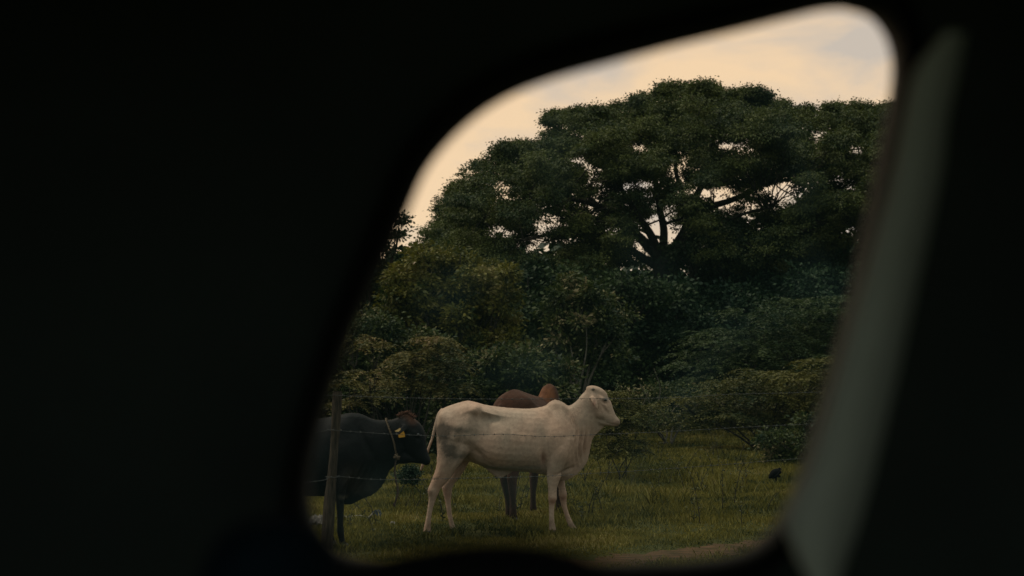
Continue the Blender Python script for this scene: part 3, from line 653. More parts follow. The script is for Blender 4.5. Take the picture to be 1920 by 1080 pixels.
# ------------------------------------------------------------------ fence
bark = mat_simple('weathered_post', (.050,.038,.027), .95, .4, 10, 1.0, 40, .1, stretch=(6, 6, .8), c2=(.02,.017,.013))
wire_m = mat_simple('rusty_wire', (.045,.045,.042), .6, .3, 40, spec=.4)
def FD(px): return 13.945 / (1 - .58*(px - 960)/2667)
fence = empty('barbed_wire_fence', tuple(P(612, 900, 13.0))[:2] + (0,), 'barbed wire fence of three thin strands on rough wooden posts in front of the cattle', 'fence')
def post(stations, D, seed):
    S = catmull(stations, 5); V, F = [], []; m = 18
    for i, (py, xl, xr) in enumerate(S):
        a, b_ = P(xl, py, D), P(xr, py, D); c, r = (a + b_)/2, (b_ - a).length/2
        for j in range(m):
            q = 2*math.pi*j/m; rr_ = r*(1 + .10*mnoise.noise((math.cos(q)*1.7 + seed, math.sin(q)*1.7, c.z*1.5)) + .05*mnoise.noise((math.cos(q)*7, math.sin(q)*7 + seed, c.z*3)))
            V.append((c.x + rr_*math.cos(q), D + rr_*math.sin(q), c.z if i < len(S)-1 else 0.0))
    for i in range(len(S)-1):
        for j in range(m): F.append((i*m+j, i*m+(j+1) % m, (i+1)*m+(j+1) % m, (i+1)*m+j))
    F.append(tuple(range(m))); F.append(tuple((len(S)-1)*m + j for j in range(m))[::-1])
    return mesh('post', V, F, bark, fence)
post([(733,626,641),(750,623,641),(800,621,638),(850,618,634),(900,613,631),(940,607,629),(980,604,627),(1010,602,625),(1038,600,624),(1043,599,625)], 12.95, 1.0)
D2 = FD(1745); hy = 734 + 1.5*2667/D2
post([(718,1722,1740),(800,1722,1742),(880,1720,1743),(940,1719,1744),(hy,1717,1746)], D2, 5.0)
D0 = FD(-60); hy = 734 + 1.5*2667/D0
post([(716,-70,-46),(820,-72,-46),(920,-74,-47),(1000,-76,-47),(hy,-78,-46)], D0, 9.0)
def wire(pts, seed):
    p3 = [tuple(P(x, y, FD(x) - .085)) for x, y in pts]; S = catmull(p3, 14); mbw = MB(); Q = []
    for i, p in enumerate(S):
        Q.append((p[0], p[1], p[2] + .003*mnoise.noise((i*.35, seed, 0))))
    mbw.tube(Q, .0017, 4)
    mbw.tube([(q[0], q[1] + .0025*math.cos(i*2.2), q[2] + .0025*math.sin(i*2.2)) for i, q in enumerate(Q)], .0013, 4)
    # barbs every 11 cm
    d_ = np.r_[0, np.cumsum(np.linalg.norm(np.diff(np.array(Q), axis=0), axis=1))]; s_ = .05
    while s_ < d_[-1]:
        c = Vector([np.interp(s_, d_, [q[k_] for q in Q]) for k_ in range(3)]); a = random.random()*3
        for aa in (a, a + 1.3):
            v = Vector((.35*math.cos(aa*2), math.cos(aa)*.6, math.sin(aa))).normalized()*.013
            mbw.tube([c - v, c + v], .0011, 4)
        mbw.tube([c - Vector((.007,.004,0)), c + Vector((.007,.004,0))], .0038, 5)
        s_ += random.uniform(.095, .13)
    return mbw.build('wire', wire_m, fence)
wire([(-60,748),(300,752),(560,744),(628,741),(654,742.7),(740,745.5),(840,747.7),(960,748.3),(1093,747.7),(1213,746.7),(1293,744.5),(1380,739),(1510,736),(1640,731),(1735,728)], 1)
wire([(-60,838),(300,834),(560,815),(618,806),(637,807.5),(724,813.5),(831,817.6),(900,815),(947,814.3),(1027,818.7),(1110,815),(1240,810),(1360,803),(1483,796.7),(1640,789),(1735,786)], 2)
wire([(-60,925),(300,930),(579,904),(617,895),(632,893),(698,898.8),(770,899),(860,897),(960,895),(1047,891.7),(1080,889.5),(1220,881),(1360,871),(1477,861.5),(1640,852),(1735,848)], 3)
# wraps where the strands are stapled to the front post
for py, px in ((741,632),(806.5,629),(894,622)):
    c = P(px, py, 12.95); r_ = .052; pts = [(c.x + r_*1.06*math.cos(q), 12.95 + r_*1.06*math.sin(q), c.z + .004*math.sin(q*2)) for q in np.linspace(0, 2*math.pi, 20)]
    MB().tube(pts, .0022, 5).build('wire_wrap', wire_m, fence)

# ------------------------------------------------------------------ black bird in the grass
feather = mat_simple('black_feather', (.003,.0035,.004), .8, .3, 60, .4, 120, .05)
bdD = 23.6
def bp(X, Y): q = P(1420 + X/18, 860 + Y/18, bdD); return q.x, q.z
bx0 = bp(620, 0)[0]
bird = empty('black_bird', (bx0, bdD, 0), 'small black bird standing hunched in the grass near the right window edge', 'bird')
sbp = abs(bp(0, 0)[0] - bp(1, 0)[0])
def bird_ax(st): return loft_axis([(bp(X, Y)[0] - bx0, bp(X, Y)[1], hh*sbp, hw, cy) for X, Y, hh, hw, cy in st])
mb = MB()
mb.add(*bird_ax([(395,670,20,.02,0),(430,620,60,.04,0),(520,540,120,.06,0),(620,480,140,.07,0),(710,460,120,.065,0),(770,470,70,.05,0),(800,500,20,.02,0)]))
mb.add(*bird_ax([(700,420,60,.03,0),(725,365,45,.026,0),(745,335,38,.026,0),(785,345,24,.02,0),(800,352,10,.012,0)]))
me, co = fuse(mb, .006, 3); me.materials.clear(); me.shade_smooth(); link('body', me, feather, bird)
local_mesh('beak', MB().tube([(bp(790,352)[0]-bx0, 0, bp(790,352)[1]), (bp(812,362)[0]-bx0, 0, bp(812,362)[1]), (bp(822,385)[0]-bx0, 0, bp(822,385)[1])], [.012,.009,.002], 6), mat_simple('beak_grey', (.03,.028,.025), .5), bird)
for s in (-1, 1):
    wg = MB()
    for i in range(7):
        a = bp(740 - i*14, 430 + i*12); b_ = bp(470 + i*52, 700 - i*12)
        wg.tube([(a[0]-bx0, s*.062, a[1]), ((a[0]+b_[0])/2-bx0, s*(.078-.002*i), (a[1]+b_[1])/2), (b_[0]-bx0, s*.055, b_[1])], [.012,.013,.003], 6)
    local_mesh('wing', wg, feather, bird)
    c = bp(640 + s*30, 600)[0] - bx0; z = bp(640, 600)[1]
    local_mesh('leg', MB().tube([(c, s*.025, z), (c - .006, s*.027, z*.5), (c, s*.03, .004)], [.01,.006,.005], 6).tube([(c, s*.03, .005), (c + .04, s*.036, .004)], .004, 5).tube([(c, s*.03, .005), (c - .02, s*.03, .004)], .004, 5), feather, bird)

# ------------------------------------------------------------------ litter
def crumple(name, px, py, hw, hd, hh, mat, label, cat, seed, group=None):
    D = 1.5*2667/(py - 734); c = P(px, py, D); V, F = [], []; n_ = 14
    rs = random.Random(seed)
    for i in range(n_):
        for j in range(n_):
            u, v = i/(n_-1)*2-1, j/(n_-1)*2-1
            q = mnoise.noise((u*2.3 + seed, v*2.3, 1)); q2 = mnoise.noise((u*5 + seed, v*5, 7))
            ex = (1 + .25*q2); z = max(.004, hh*(1 - .5*(u**4 + v**4))*(.75 + .5*q + .45*q2 + .25*mnoise.noise((u*9 + seed, v*9, 3))))
            V.append((c.x + u*hw*ex, D + v*hd*ex, z))
            if i and j: a = i*n_ + j; F.append((a, a-1, a-n_-1, a-n_))
    o = mesh(name, V, F, mat, None, False); sol = o.modifiers.new('t', 'SOLIDIFY'); sol.thickness = .002
    return tag(o, label, cat, group)
plw = mat_simple('litter_white', (.18,.16,.14), .6, .2, 20); plb = mat_simple('litter_blue', (.10,.20,.30), .5, .3, 30); pldk = mat_simple('litter_dark', (.04,.05,.055), .6, .3, 30)
crumple('plastic_bag', 595, 984, .085, .09, .13, plw, 'crumpled white plastic bag on the grass left of the fence post', 'litter', 3)
crumple('plastic_wrapper', 581, 984, .035, .04, .05, plb, 'small blue wrapper beside the white bag at the window edge', 'litter', 8)
crumple('plastic_sheet', 706, 968, .05, .05, .10, pldk, 'dark grey scrap of plastic at the right end of the white strip', 'litter', 12)
crumple('plastic_scrap', 736, 980, .025, .03, .03, plw, 'tiny pale scrap lying alone on grass between the black and white cows', 'litter', 21)
sp = MB(); pts = [(641,966),(650,970),(662,968),(674,966),(684,969),(690,970),(696,966),(700,961)]
for k_ in range(2):
    pp = []
    for x, y in pts:
        D = 1.5*2667/(972 - 734); q = P(x, y + random.uniform(-1, 1), D); pp.append((q.x, D + random.uniform(-.02,.02), max(.01, q.z)))
    S = catmull(pp, 6); sp.tube(S, [.006 + .004*abs(mnoise.noise((i*.9, k_, 0)))*2 for i in range(len(S))], 5)
tag(sp.build('plastic_strip', plw, None, False), 'thin twisted white plastic strip lying on the grass behind the black cow\'s foreleg', 'litter')

# ------------------------------------------------------------------ grass and weeds
def in_path(x, y):
    d_ = np.full(len(x), 9.0)
    for p in PATH[::3]: d_ = np.minimum(d_, np.hypot(x - p[0], y - p[1]))
    return d_
def noise2(x, y, sc, seed=0): return np.array([mnoise.fractal((a*sc, b_*sc, seed), 1.0, 2.0, 3) for a, b_ in zip(x, y)])
def blades(bx, by, h, wd, lean):
    n_ = len(bx); a = rng.uniform(0, 2*np.pi, n_); la = rng.uniform(0, 2*np.pi, n_)
    dx, dy = np.cos(a)*wd, np.sin(a)*wd*.3; lx, ly = np.cos(la)*lean*h, np.sin(la)*lean*h
    z0_ = np.zeros(n_)
    v = np.stack([np.stack([bx-dx, by-dy, z0_], 1), np.stack([bx+dx, by+dy, z0_], 1),
                  np.stack([bx+dx*.7+lx*.4, by+dy*.7+ly*.4, h*.6], 1), np.stack([bx+lx, by+ly, h], 1), np.stack([bx-dx*.7+lx*.4, by-dy*.7+ly*.4, h*.6], 1)], 1)
    return v.reshape(-1, 3)
NT = 26000
ty = 10.8 * (58/10.8) ** rng.random(NT); tx = ty * rng.uniform(-.19, .24, NT)
dn = noise2(tx, ty, .8); dn2 = noise2(tx, ty, .25, 7)
keep = (in_path(tx, ty) > .04 + .42*rng.random(NT)**.6) & (dn + rng.uniform(-.6, .8, NT) > -.35)
tx, ty, dn, dn2 = tx[keep], ty[keep], dn[keep], dn2[keep]
nb_ = 11; tx, ty, dn, dn2 = (np.repeat(q, nb_) for q in (tx, ty, dn, dn2))
sp_ = .022 + .0022*ty
bx, by = tx + rng.normal(0, 1, len(tx))*sp_, ty + rng.normal(0, 1, len(tx))*sp_*1.6
hgt = (.028 + .038*rng.random(len(bx))) * (1 + 1.3*np.clip(dn, -.6, 1.5)) * (1 + .25*np.clip((by-14)/10, 0, 3)) * (1 + .4*np.clip(dn2, -1, 1))
hgt *= np.where(in_path(bx, by) < .6, .5, 1) * np.clip((by - 9)/9, .5, 1)
gv = blades(bx, by, hgt, .0022 + .00030*by, .55)
# rougher tussocks of taller grass, some round the animals' feet
tus = []
for i in range(420):
    D_ = 11.5*(52/11.5)**random.random(); x_ = D_*random.uniform(-.15, .21); tus.append((x_, D_, random.uniform(.05, .15)*(.6 if D_ < 16 else 1), random.uniform(.05, .16)))
for px, py, D_ in [(800,1000,14.85),(848,1000,15.1),(1036,1000,14.85),(1072,998,15.1),(945,975,16.4),(966,975,16.5),(1005,962,17.3),(650,1030,13.5),(620,1040,12.85),(604,1040,12.85)]:
    for r_ in range(3): tus.append(((px + random.uniform(-9,9) - 960)/2667*D_, D_ + random.uniform(-.12,.1), random.uniform(.07,.12), .06))
for px, py in [(1170,862),(1185,868),(1155,872),(1300,905),(1380,925),(1240,950),(1120,930)]:
    D_ = 1.5*2667/(py - 734)
    for r_ in range(3): tus.append(((px + random.uniform(-14,14) - 960)/2667*D_, D_ + random.uniform(-.4,.4), random.uniform(.22,.38), .15))
for x_, D_, h_, sp in tus:
    if in_path(np.array([x_]), np.array([D_]))[0] < .3: continue
    n_ = 46; gv = np.vstack([gv, blades(x_ + rng.normal(0, sp, n_), D_ + rng.normal(0, sp, n_), h_*rng.uniform(.5, 1.1, n_), .0024 + .00026*D_*np.ones(n_), .7)])
grass_m = mat_leaf('grass_blades', (.024,.034,.006), (.195,.160,.024), (.27,.21,.07), .25, .55)
tag(np_mesh('grass', gv, 5, grass_m), 'rough short olive green meadow grass with straw blades', 'grass', kind='stuff')
# thin dark weed stalks standing in the meadow
wm = MB(); LV = []
spots = [(random.uniform(800, 1440), random.uniform(835, 985)) for i in range(85)] + [(748,940),(752,925),(700,1000),(705,985),(655,985),(806,945),(800,930),(935,960),(830,975)]
def leafquad(c, d_, ln, wd):
    d_ = Vector(d_).normalized(); s_ = d_.cross(Vector((random.uniform(-1,1), random.uniform(-1,1), random.uniform(-.3,1)))).normalized()*wd
    return [c, c + d_*ln*.5 + s_, c + d_*ln, c + d_*ln*.5 - s_]
for px, py in spots:
    D = 1.5*2667/(py - 734); c = P(px, py, D); h = random.uniform(.15, .45) if random.random() < .6 else random.uniform(.4, .75); lx, ly = random.uniform(-.32,.32), random.uniform(-.1,.1)
    if in_path(np.array([c.x]), np.array([D]))[0] < .6: continue
    path = [Vector((c.x + lx*t_*t_*h*2 + random.uniform(-.006,.006), D + ly*t_, h*t_)) for t_ in np.linspace(0, 1, 7)]
    wm.tube(path, [.0065*(1 - .6*t_)*(D/20)**.6 for t_ in np.linspace(0, 1, 7)], 4)
    for q in path[1:]:
        for r_ in range(random.choice((1, 2, 3))):
            dd = (random.uniform(-1,1), random.uniform(-1,1), random.uniform(-.2,.9)); LV += leafquad(q, dd, random.uniform(.025,.07), random.uniform(.006,.014))
        if random.random() < .35:
            e = q + Vector((random.uniform(-.12,.12), random.uniform(-.08,.08), random.uniform(.03,.12))); wm.tube([q, (q+e)/2 + Vector((0,0,-.01)), e], [.0022,.0018,.001], 4)
            for r_ in range(3): LV += leafquad(e, (random.uniform(-1,1), random.uniform(-1,1), random.uniform(-.2,.9)), .035, .009)
weed_m = mat_leaf('weed_leaf', (.022,.030,.010), (.07,.07,.022), None, .2, 1.5); stalk_m = mat_simple('weed_stalk', (.022,.019,.011), .9, .4, 10)
weeds = empty('tall_weeds', (0, 20, 0), 'thin dark leafy weed stalks scattered over the meadow', 'weeds'); weeds['kind'] = 'stuff'
o = wm.build('stalks', stalk_m, weeds); o['kind'] = 'stuff'
o = np_mesh('leaves', np.array([tuple(v) for v in LV]), 4, weed_m, weeds); o['kind'] = 'stuff'

# ------------------------------------------------------------------ trees and shrubs
def leaves_at(c, d_, ln, wd):
    """rhombic leaves: centres c (n,3), directions d_ (n,3)"""
    n_ = len(c); d_ = d_/np.linalg.norm(d_, axis=1)[:, None]
    r = rng.normal(0, 1, (n_, 3)); r[:, 2] += .6
    s_ = np.cross(d_, r); s_ /= np.linalg.norm(s_, axis=1)[:, None] + 1e-9; nn = np.cross(s_, d_)
    ln = np.broadcast_to(ln, (n_,))[:, None]; wd = np.broadcast_to(wd, (n_,))[:, None]
    return np.stack([c, c + d_*ln*.45 + s_*wd, c + d_*ln - nn*ln*.12, c + d_*ln*.45 - s_*wd], 1).reshape(-1, 3)

def clumps(pads, per, sub, spread, ln, wd, droop=.3):
    """pads: (centre, (rx,ry,rz)); leaves gather in small sprays on the pad's upper and outer side"""
    out_ = []
    for c, r in pads:
        c = np.array(c); r = np.array(r)
        u = rng.normal(0, 1, (per, 3)); u /= np.linalg.norm(u, axis=1)[:, None]; u[:, 2] = np.where(u[:, 2] < -.6, -u[:, 2]*.5, u[:, 2])
        sc_c = c + u*r*(rng.random((per, 1))**.4); sz = rng.uniform(.6, 1.35, (per, 1))
        k_ = np.repeat(np.arange(per), sub)
        off = rng.normal(0, 1, (per*sub, 3)) * np.array((1, 1, .55)) * spread * sz[k_]
        pos = sc_c[k_] + off
        d_ = off*1.2/spread + u[k_]*.8 + rng.normal(0, .5, (per*sub, 3)); d_[:, 2] -= droop*1.5
        out_.append(leaves_at(pos, d_, ln*rng.uniform(.6, 1.3, per*sub), wd*rng.uniform(.6, 1.3, per*sub)))
    return np.vstack(out_)

def feather_sprays(pads, per, ln_spray, nleaf, ln, wd, droop=.5, rise=.3):
    """arching sprays: a curved midrib with paired leaflets"""
    out_ = []; twigs = MB(); t = np.linspace(.12, 1, nleaf)
    for c, r in pads:
        for i in range(per):
            u = rng.normal(0, 1, 3); u /= np.linalg.norm(u); u[2] = abs(u[2])*.9 - .15
            p0 = np.array(c) + u*np.array(r)*rng.random()**.5
            a = math.atan2(u[1], u[0]) + rng.normal(0, .5); L_ = ln_spray*rng.uniform(.6, 1.3)
            dh = np.array((math.cos(a), math.sin(a), 0)); rs = rise*rng.uniform(.3, 1.6)
            pos = p0 + dh*L_*t[:, None] + np.array((0, 0, 1))*(rs*t - droop*t*t)[:, None]*L_
            sd_ = np.array((-dh[1], dh[0], 0))
            for s_ in (-1, 1):
                dd = sd_*s_ + dh*.55 + rng.normal(0, .22, (nleaf, 3)); dd[:, 2] -= .15
                out_.append(leaves_at(pos, dd, ln*(1.15 - .5*t)*rng.uniform(.8, 1.2), wd))
    return np.vstack(out_)

trunk_m = mat_simple('bark_grey', (.042,.036,.028), .95, .4, 3, 1.0, 12, .1, stretch=(3,3,.7), c2=(.018,.015,.012))
twig_m = mat_simple('twig_grey', (.10,.088,.07), .95, .3, 6, .5, 40, .1)
def branch(mb_, a, b_, r0, r1, wob=.12, seg=7, sides=6, sag=0.0):
    a, b_ = Vector(a), Vector(b_); L_ = (b_ - a).length; pts = []
    ph = random.random()*50
    for i in range(seg + 1):
        t_ = i/seg; q = a.lerp(b_, t_); k_ = math.sin(math.pi*t_)
        q += Vector((mnoise.noise((ph, t_*2.3, 0)), mnoise.noise((ph, t_*2.3, 9)), mnoise.noise((ph, t_*2.3, 19)) + sag))*wob*L_*k_*1.5
        pts.append(q)
    mb_.tube(pts, [r0 + (r1 - r0)*(i/seg)**.8 for i in range(seg + 1)], sides); return pts

# --- the great rain tree
TD = 62.0
def T(px, py, dd=0.0): return P(px, py, TD + dd)
rain = empty('rain_tree', (T(1243, 600).x, TD, 0), 'huge spreading tree with a layered umbrella crown filling the sky behind the cattle', 'tree')
tk = MB(); joints = []
def limb(pts, r0, r1, sides=8):
    S = catmull([tuple(T(*p)) for p in pts], 6); n_ = len(S)
    S = [Vector(p) + Vector([mnoise.noise((p[0]*.6, p[2]*.6, k_*7.)) for k_ in range(3)])*.12 for p in S]
    rr_ = [r0 + (r1 - r0)*(i/(n_-1)) for i in range(n_)]; tk.tube(S, [q*.68 for q in rr_], sides)
    joints.extend([(p, r) for p, r in zip(S[3:], rr_[3:])])
base_pt = (1240, 734 + 1.5*2667/TD, 0)
tk.tube([Vector(v) for v in catmull([(T(1240,600).x, TD, -.1), (T(1240,600).x, TD, 1.2), tuple(T(1238,590)), tuple(T(1243,520)), tuple(T(1242,490))], 5)], [.70 - .016*i for i in range(21)], 12)
limb([(1243,515),(1232,480),(1205,448),(1170,425),(1140,402),(1112,384),(1070,372)], .42, .13)
limb([(1235,500),(1195,472),(1165,455),(1130,440),(1085,432),(1030,440,-2)], .30, .10)
limb([(1240,490),(1222,440),(1195,405),(1175,370),(1150,330),(1120,290)], .32, .08)
limb([(1246,510),(1262,470),(1285,430),(1296,400),(1310,360),(1330,300),(1340,240)], .46, .10)
limb([(1290,420),(1310,395),(1345,380),(1390,368),(1420,352),(1450,342),(1490,318)], .28, .08)
limb([(1240,480),(1245,430),(1235,380),(1225,320),(1215,260)], .30, .09)
limb([(1296,405),(1280,360),(1265,310),(1270,240)], .22, .07)
limb([(1170,425),(1120,412,-3),(1060,400,-4),(990,395,-5),(920,400,-5)], .20, .06)
limb([(1250,505),(1300,485,-3),(1360,470,-4),(1420,452,-5),(1480,440,-5)], .26, .08)
limb([(1140,402),(1080,350,2),(1020,320,3),(950,310,3)], .15, .05)
limb([(1310,395),(1330,430,-3),(1390,400,-4),(1450,390,-5)], .16, .06)
limb([(1450,342),(1500,330,2),(1545,290,2),(1560,240,2)], .14, .05)
limb([(1030,440,-2),(980,450,-3),(930,452,-3),(880,440,-3)], .12, .04)
for i in range(26):                                   # secondary boughs fanning out of the main limbs
    j = random.choice(joints); e = j[0] + Vector((random.uniform(-3.6,3.6), random.uniform(-2,2), random.uniform(.6,2.4)))
    if j[1] < .05 or e.z > 10.2 or abs(e.x) > 13: continue
    pp_ = branch(tk, j[0], e, j[1]*.38, .03, .14, 7, 5); joints.extend([(q, .06) for q in pp_[3:]])
ENV = np.array([(790,470),(805,440),(822,404),(848,350),(880,312),(920,287),(955,268),(1000,262),(1035,216),(1090,196),(1140,206),(1180,190),(1210,172),(1260,162),(1330,158),(1375,172),(1430,176),(1460,180),(1490,205),(1540,196),(1590,187),(1625,205),(1670,195),(1740,210),(1800,240),(1860,300),(1900,370)], float); ENV[:, 1] += 13
GAPS = [(1482,345,22,14),(935,432,34,14),(1010,438,24,12),(1345,386,34,8),(1192,470,26,18),(1590,452,34,26),(1115,383,34,14),(1530,262,26,12),(1070,300,14,8),(1180,350,26,16),(1260,395,18,14),(1140,440,20,12),(1400,395,24,12),(1285,345,14,10),(960,372,34,6),(1440,310,18,10),(1600,350,16,12),(1230,415,14,18),(1475,400,14,10),(1395,330,16,9),(1115,330,18,8)]
GAPS = [(a, b_, c*.8, d_*.8) for a, b_, c, d_ in GAPS] + [(random.uniform(900, 1620), random.uniform(280, 480), random.uniform(6, 13), random.uniform(3, 7)) for i in range(34)]
def ok_gap(x, y, m=1.0):
    for gx, gy, ga, gb in GAPS:
        if ((x-gx)/(ga*m + 7))**2 + ((y-gy)/(gb*m + 9))**2 < 1: return False
    return True
pads = []
s62 = TD/2667
for i in range(64):                                   # rim of the crown
    x = 815 + i*(1880-805)/63 + random.uniform(-6, 6); y = np.interp(x, ENV[:,0], ENV[:,1]) + 22 + random.uniform(-4, 8)
    pads.append((tuple(T(x, y, random.uniform(-4, 4))), (random.uniform(.5,1.1), 1.1, random.uniform(.4,.8))))
tries = 0
while len(pads) < 700 and tries < 20000:
    tries += 1
    x = random.uniform(830, 1860); ye = np.interp(x, ENV[:,0], ENV[:,1]) + 34
    yb_ = np.interp(x, [820, 900, 1000, 1100, 1250, 1400, 1500, 1860], [478, 498, 500, 505, 490, 510, 480, 480])
    y = random.uniform(ye, yb_)
    if not ok_gap(x, y): continue
    if y > 330 and random.random() < .18: continue
    dd = random.uniform(-8.5, 4) if y < 340 else random.uniform(-9, 6)
    if abs(x - 1245) < 70 and y > 395:
        if random.random() < .0: continue
        dd = random.uniform(1.5, 8)
    pads.append((tuple(T(x, y, dd)), (random.uniform(.45, .95), random.uniform(.6, 1.2), random.uniform(.3, .75))))
for i in range(90):                                   # small tufts breaking the skyline
    x = random.uniform(815, 1880); y = np.interp(x, ENV[:,0], ENV[:,1]) + random.uniform(-11, 6); q_ = random.uniform(.14, .36)
    pads.append((tuple(T(x, y, random.uniform(-3, 3))), (q_*1.3, q_*1.3, q_)))
for c, r in pads:                                     # a bough to every pad
    c = Vector(c); b0 = sorted(joints, key=lambda j: (j[0] - c).length + 1.2*max(0, j[0].z - c.z))[0]
    rr_ = min(b0[1]*.4, .010 + .010*(b0[0] - c).length)
    if (b0[0]-c).length < 4.5 and random.random() < .45: branch(tk, b0[0], c + Vector((0, 0, -r[2]*.3)), rr_, .015, .12, 6, 5, .12)
    for k_ in range(3):
        e = c + Vector((random.uniform(-1,1)*r[0], random.uniform(-1,1)*r[1], random.uniform(0,.6)*r[2])); branch(tk, c + Vector((0, 0, -r[2]*.3)), e, .018, .006, .1, 3, 4)

tk.build('trunk', trunk_m, rain)
rain_leaf = mat_leaf('rain_tree_leaf', (.014,.030,.009), (.082,.094,.015), None, .22, .5)
lv = clumps(pads, 17, 84, .15, .105, .032, .9)
np_mesh('crown', lv, 4, rain_leaf, rain)

# --- generic tree / shrub builder
def plant(name, label, cat, px, D, pads_px, kind, mat, per, sub, spread, ln, wd, stems=None, group=None, droop=.3, trunk_r=.1, bark_mat=None, crown='crown', trunk='trunk'):
    basep = P(px, 734 + 1.5*2667/D, D); o = empty(name, (basep.x, D, 0), label, cat, group)
    pads_ = [(tuple(P(x, y, D + dd)), (rx*D/2667, ry*D/2667 if ry else rx*D/2667, rz*D/2667)) for x, y, rx, ry, rz, dd in pads_px]
    if kind == 'clump': v = clumps(pads_, per, sub, spread, ln, wd, droop)
    else: v = feather_sprays(pads_, per, spread, sub, ln, wd, droop)
    v[:, 2] = np.maximum(v[:, 2], .01)
    np_mesh(crown, v, 4, mat, o)
    tb_ = MB(); rs = random.Random(int(px*7 + D))
    for i, (c, r) in enumerate(pads_):
        if i % 4 and len(pads_) > 14: continue
        c = Vector(c); mid = Vector((basep.x + (c.x - basep.x)*.35 + rs.uniform(-.2,.2), D + (c.y - D)*.4, c.z*.45))
        tb_.tube(catmull([(basep.x + rs.uniform(-.1,.1)*(1 + trunk_r*4), D + rs.uniform(-.1,.1), -.05), tuple(mid), tuple(c)], 4), [trunk_r*.8*(1 - .1*k_) for k_ in range(9)], 5)
        for k_ in range(4):
            e = c + Vector((rs.uniform(-1,1)*r[0], rs.uniform(-1,1)*r[1], rs.uniform(-.3,1)*r[2])); branch(tb_, mid.lerp(c, .6), e, trunk_r*.35, trunk_r*.1, .1, 4, 4)
    for s_ in (stems or []):
        S = catmull([tuple(P(x, y, D - .6)) for x, y in s_], 6); tb_.tube(S, [trunk_r*.38*(1 - .8*i/len(S)) + .004 for i in range(len(S))], 5)
    tb_.build(trunk, bark_mat or trunk_m, o); return o
def grid_pads(x0, x1, top, bot, step, D, rx, rz, depth, seed, skip=0.0):
    rs = random.Random(seed); out_ = []
    x = x0
    while x <= x1:
        t_ = (top(x) if callable(top) else top) + rs.uniform(-14, 18); y = t_ + rz*.8
        while y <= bot:
            if rs.random() >= skip: out_.append((x + rs.uniform(-.4,.4)*step, y + rs.uniform(-.3,.3)*step*(0 if y < t_ + rz else 1), rx*rs.uniform(.8,1.25), 0, rz*rs.uniform(.8,1.2), rs.uniform(-depth, depth)))
            y += step*.75
        x += step
    return out_
def interp(pts): return lambda x: float(np.interp(x, [p[0] for p in pts], [p[1] for p in pts]))

teal = mat_leaf('dark_thicket_leaf', (.004,.018,.010), (.024,.050,.017), None, .15, .3)
dkl = mat_leaf('dark_tree_leaf', (.006,.020,.009), (.036,.058,.013), None, .18, .4)
ylw = mat_leaf('yellow_green_leaf', (.018,.034,.007), (.145,.128,.015), (.20,.17,.06), .25, .9)
fern = mat_leaf('ferny_leaf', (.020,.030,.009), (.135,.110,.024), (.22,.15,.07), .25, 1.2)
acac = mat_leaf('acacia_leaf', (.012,.030,.010), (.045,.062,.014), None, .25, .6)
acy = mat_leaf('yellow_acacia_leaf', (.014,.028,.008), (.100,.090,.016), None, .25, .8)
mid = mat_leaf('mid_green_leaf', (.006,.020,.008), (.056,.070,.011), (.22,.18,.09), .22, .9)

# the wood behind everything that nobody could count
hw_ = [ (tuple(P(x, y, 72)), (2.3, 2.3, 2.2)) for x in range(420, 1901, 44) for y in range(int(interp([(420,470),(760,505),(900,480),(1250,535),(1400,500),(1560,455),(1900,420)])(x)) + 52, 790, 44)]
np_mesh('far_wood', clumps(hw_, 26, 12, .5, .75, .26, .2), 4, teal)
tag(bpy.data.objects['far_wood'], 'dark mass of woodland behind the trees and shrubs', 'wood', kind='stuff')

plant('tree', 'dark rounded tree under the right boughs of the big rain tree', 'tree', 1385, 58,
      grid_pads(1290, 1560, interp([(1290,455),(1330,405),(1380,398),(1430,420),(1490,450),(1560,480)]), 640, 44, 58, 30, 26, 1.5, 3), 'clump', dkl, 26, 18, .22, .20, .06, trunk_r=.2)
plant('tree', 'tall tree joining the rain tree crown at the right window edge', 'tree', 1700, 66,
      grid_pads(1520, 1860, interp([(1520,330),(1600,260),(1680,215),(1760,240),(1860,330)]), 430, 46, 66, 32, 15, 3, 5, .25) , 'clump', rain_leaf, 26, 18, .24, .22, .06, trunk_r=.3)
plant('tree', 'sparse dark tree at the left window edge against the sky', 'tree', 700, 50,
      grid_pads(560, 738, interp([(560,380),(640,380),(700,400),(738,462)]), 620, 36, 50, 19, 15, 1.5, 8, .15) + [(752,412,8,0,7,0),(746,475,9,0,8,0),(742,440,6,0,6,0)], 'clump', dkl, 22, 14, .14, .14, .045, trunk_r=.14)
plant('leafy_tree', 'light green leafy tree below the left end of the big crown', 'tree', 850, 42,
      grid_pads(735, 965, interp([(735,508),(765,484),(795,462),(850,466),(900,486),(965,512)]), 680, 30, 42, 22, 17, 1.2, 11), 'clump', ylw, 26, 16, .13, .15, .04, trunk_r=.12)
plant('tree', 'dark green tree mass between the light green tree and the trunk', 'tree', 1080, 52,
      grid_pads(950, 1260, interp([(950,505),(1010,495),(1080,490),(1140,505),(1200,520),(1260,530)]), 720, 38, 52, 27, 22, 1.5, 17), 'clump', dkl, 24, 16, .2, .18, .055, trunk_r=.16)
plant('tree', 'deep green broad tree behind the feathery shrubs on the right', 'tree', 1420, 53,
      grid_pads(1230, 1620, interp([(1230,540),(1330,535),(1450,520),(1540,500),(1620,490)]), 760, 42, 53, 29, 24, 1.5, 19), 'clump', teal, 24, 16, .2, .18, .055, trunk_r=.16)
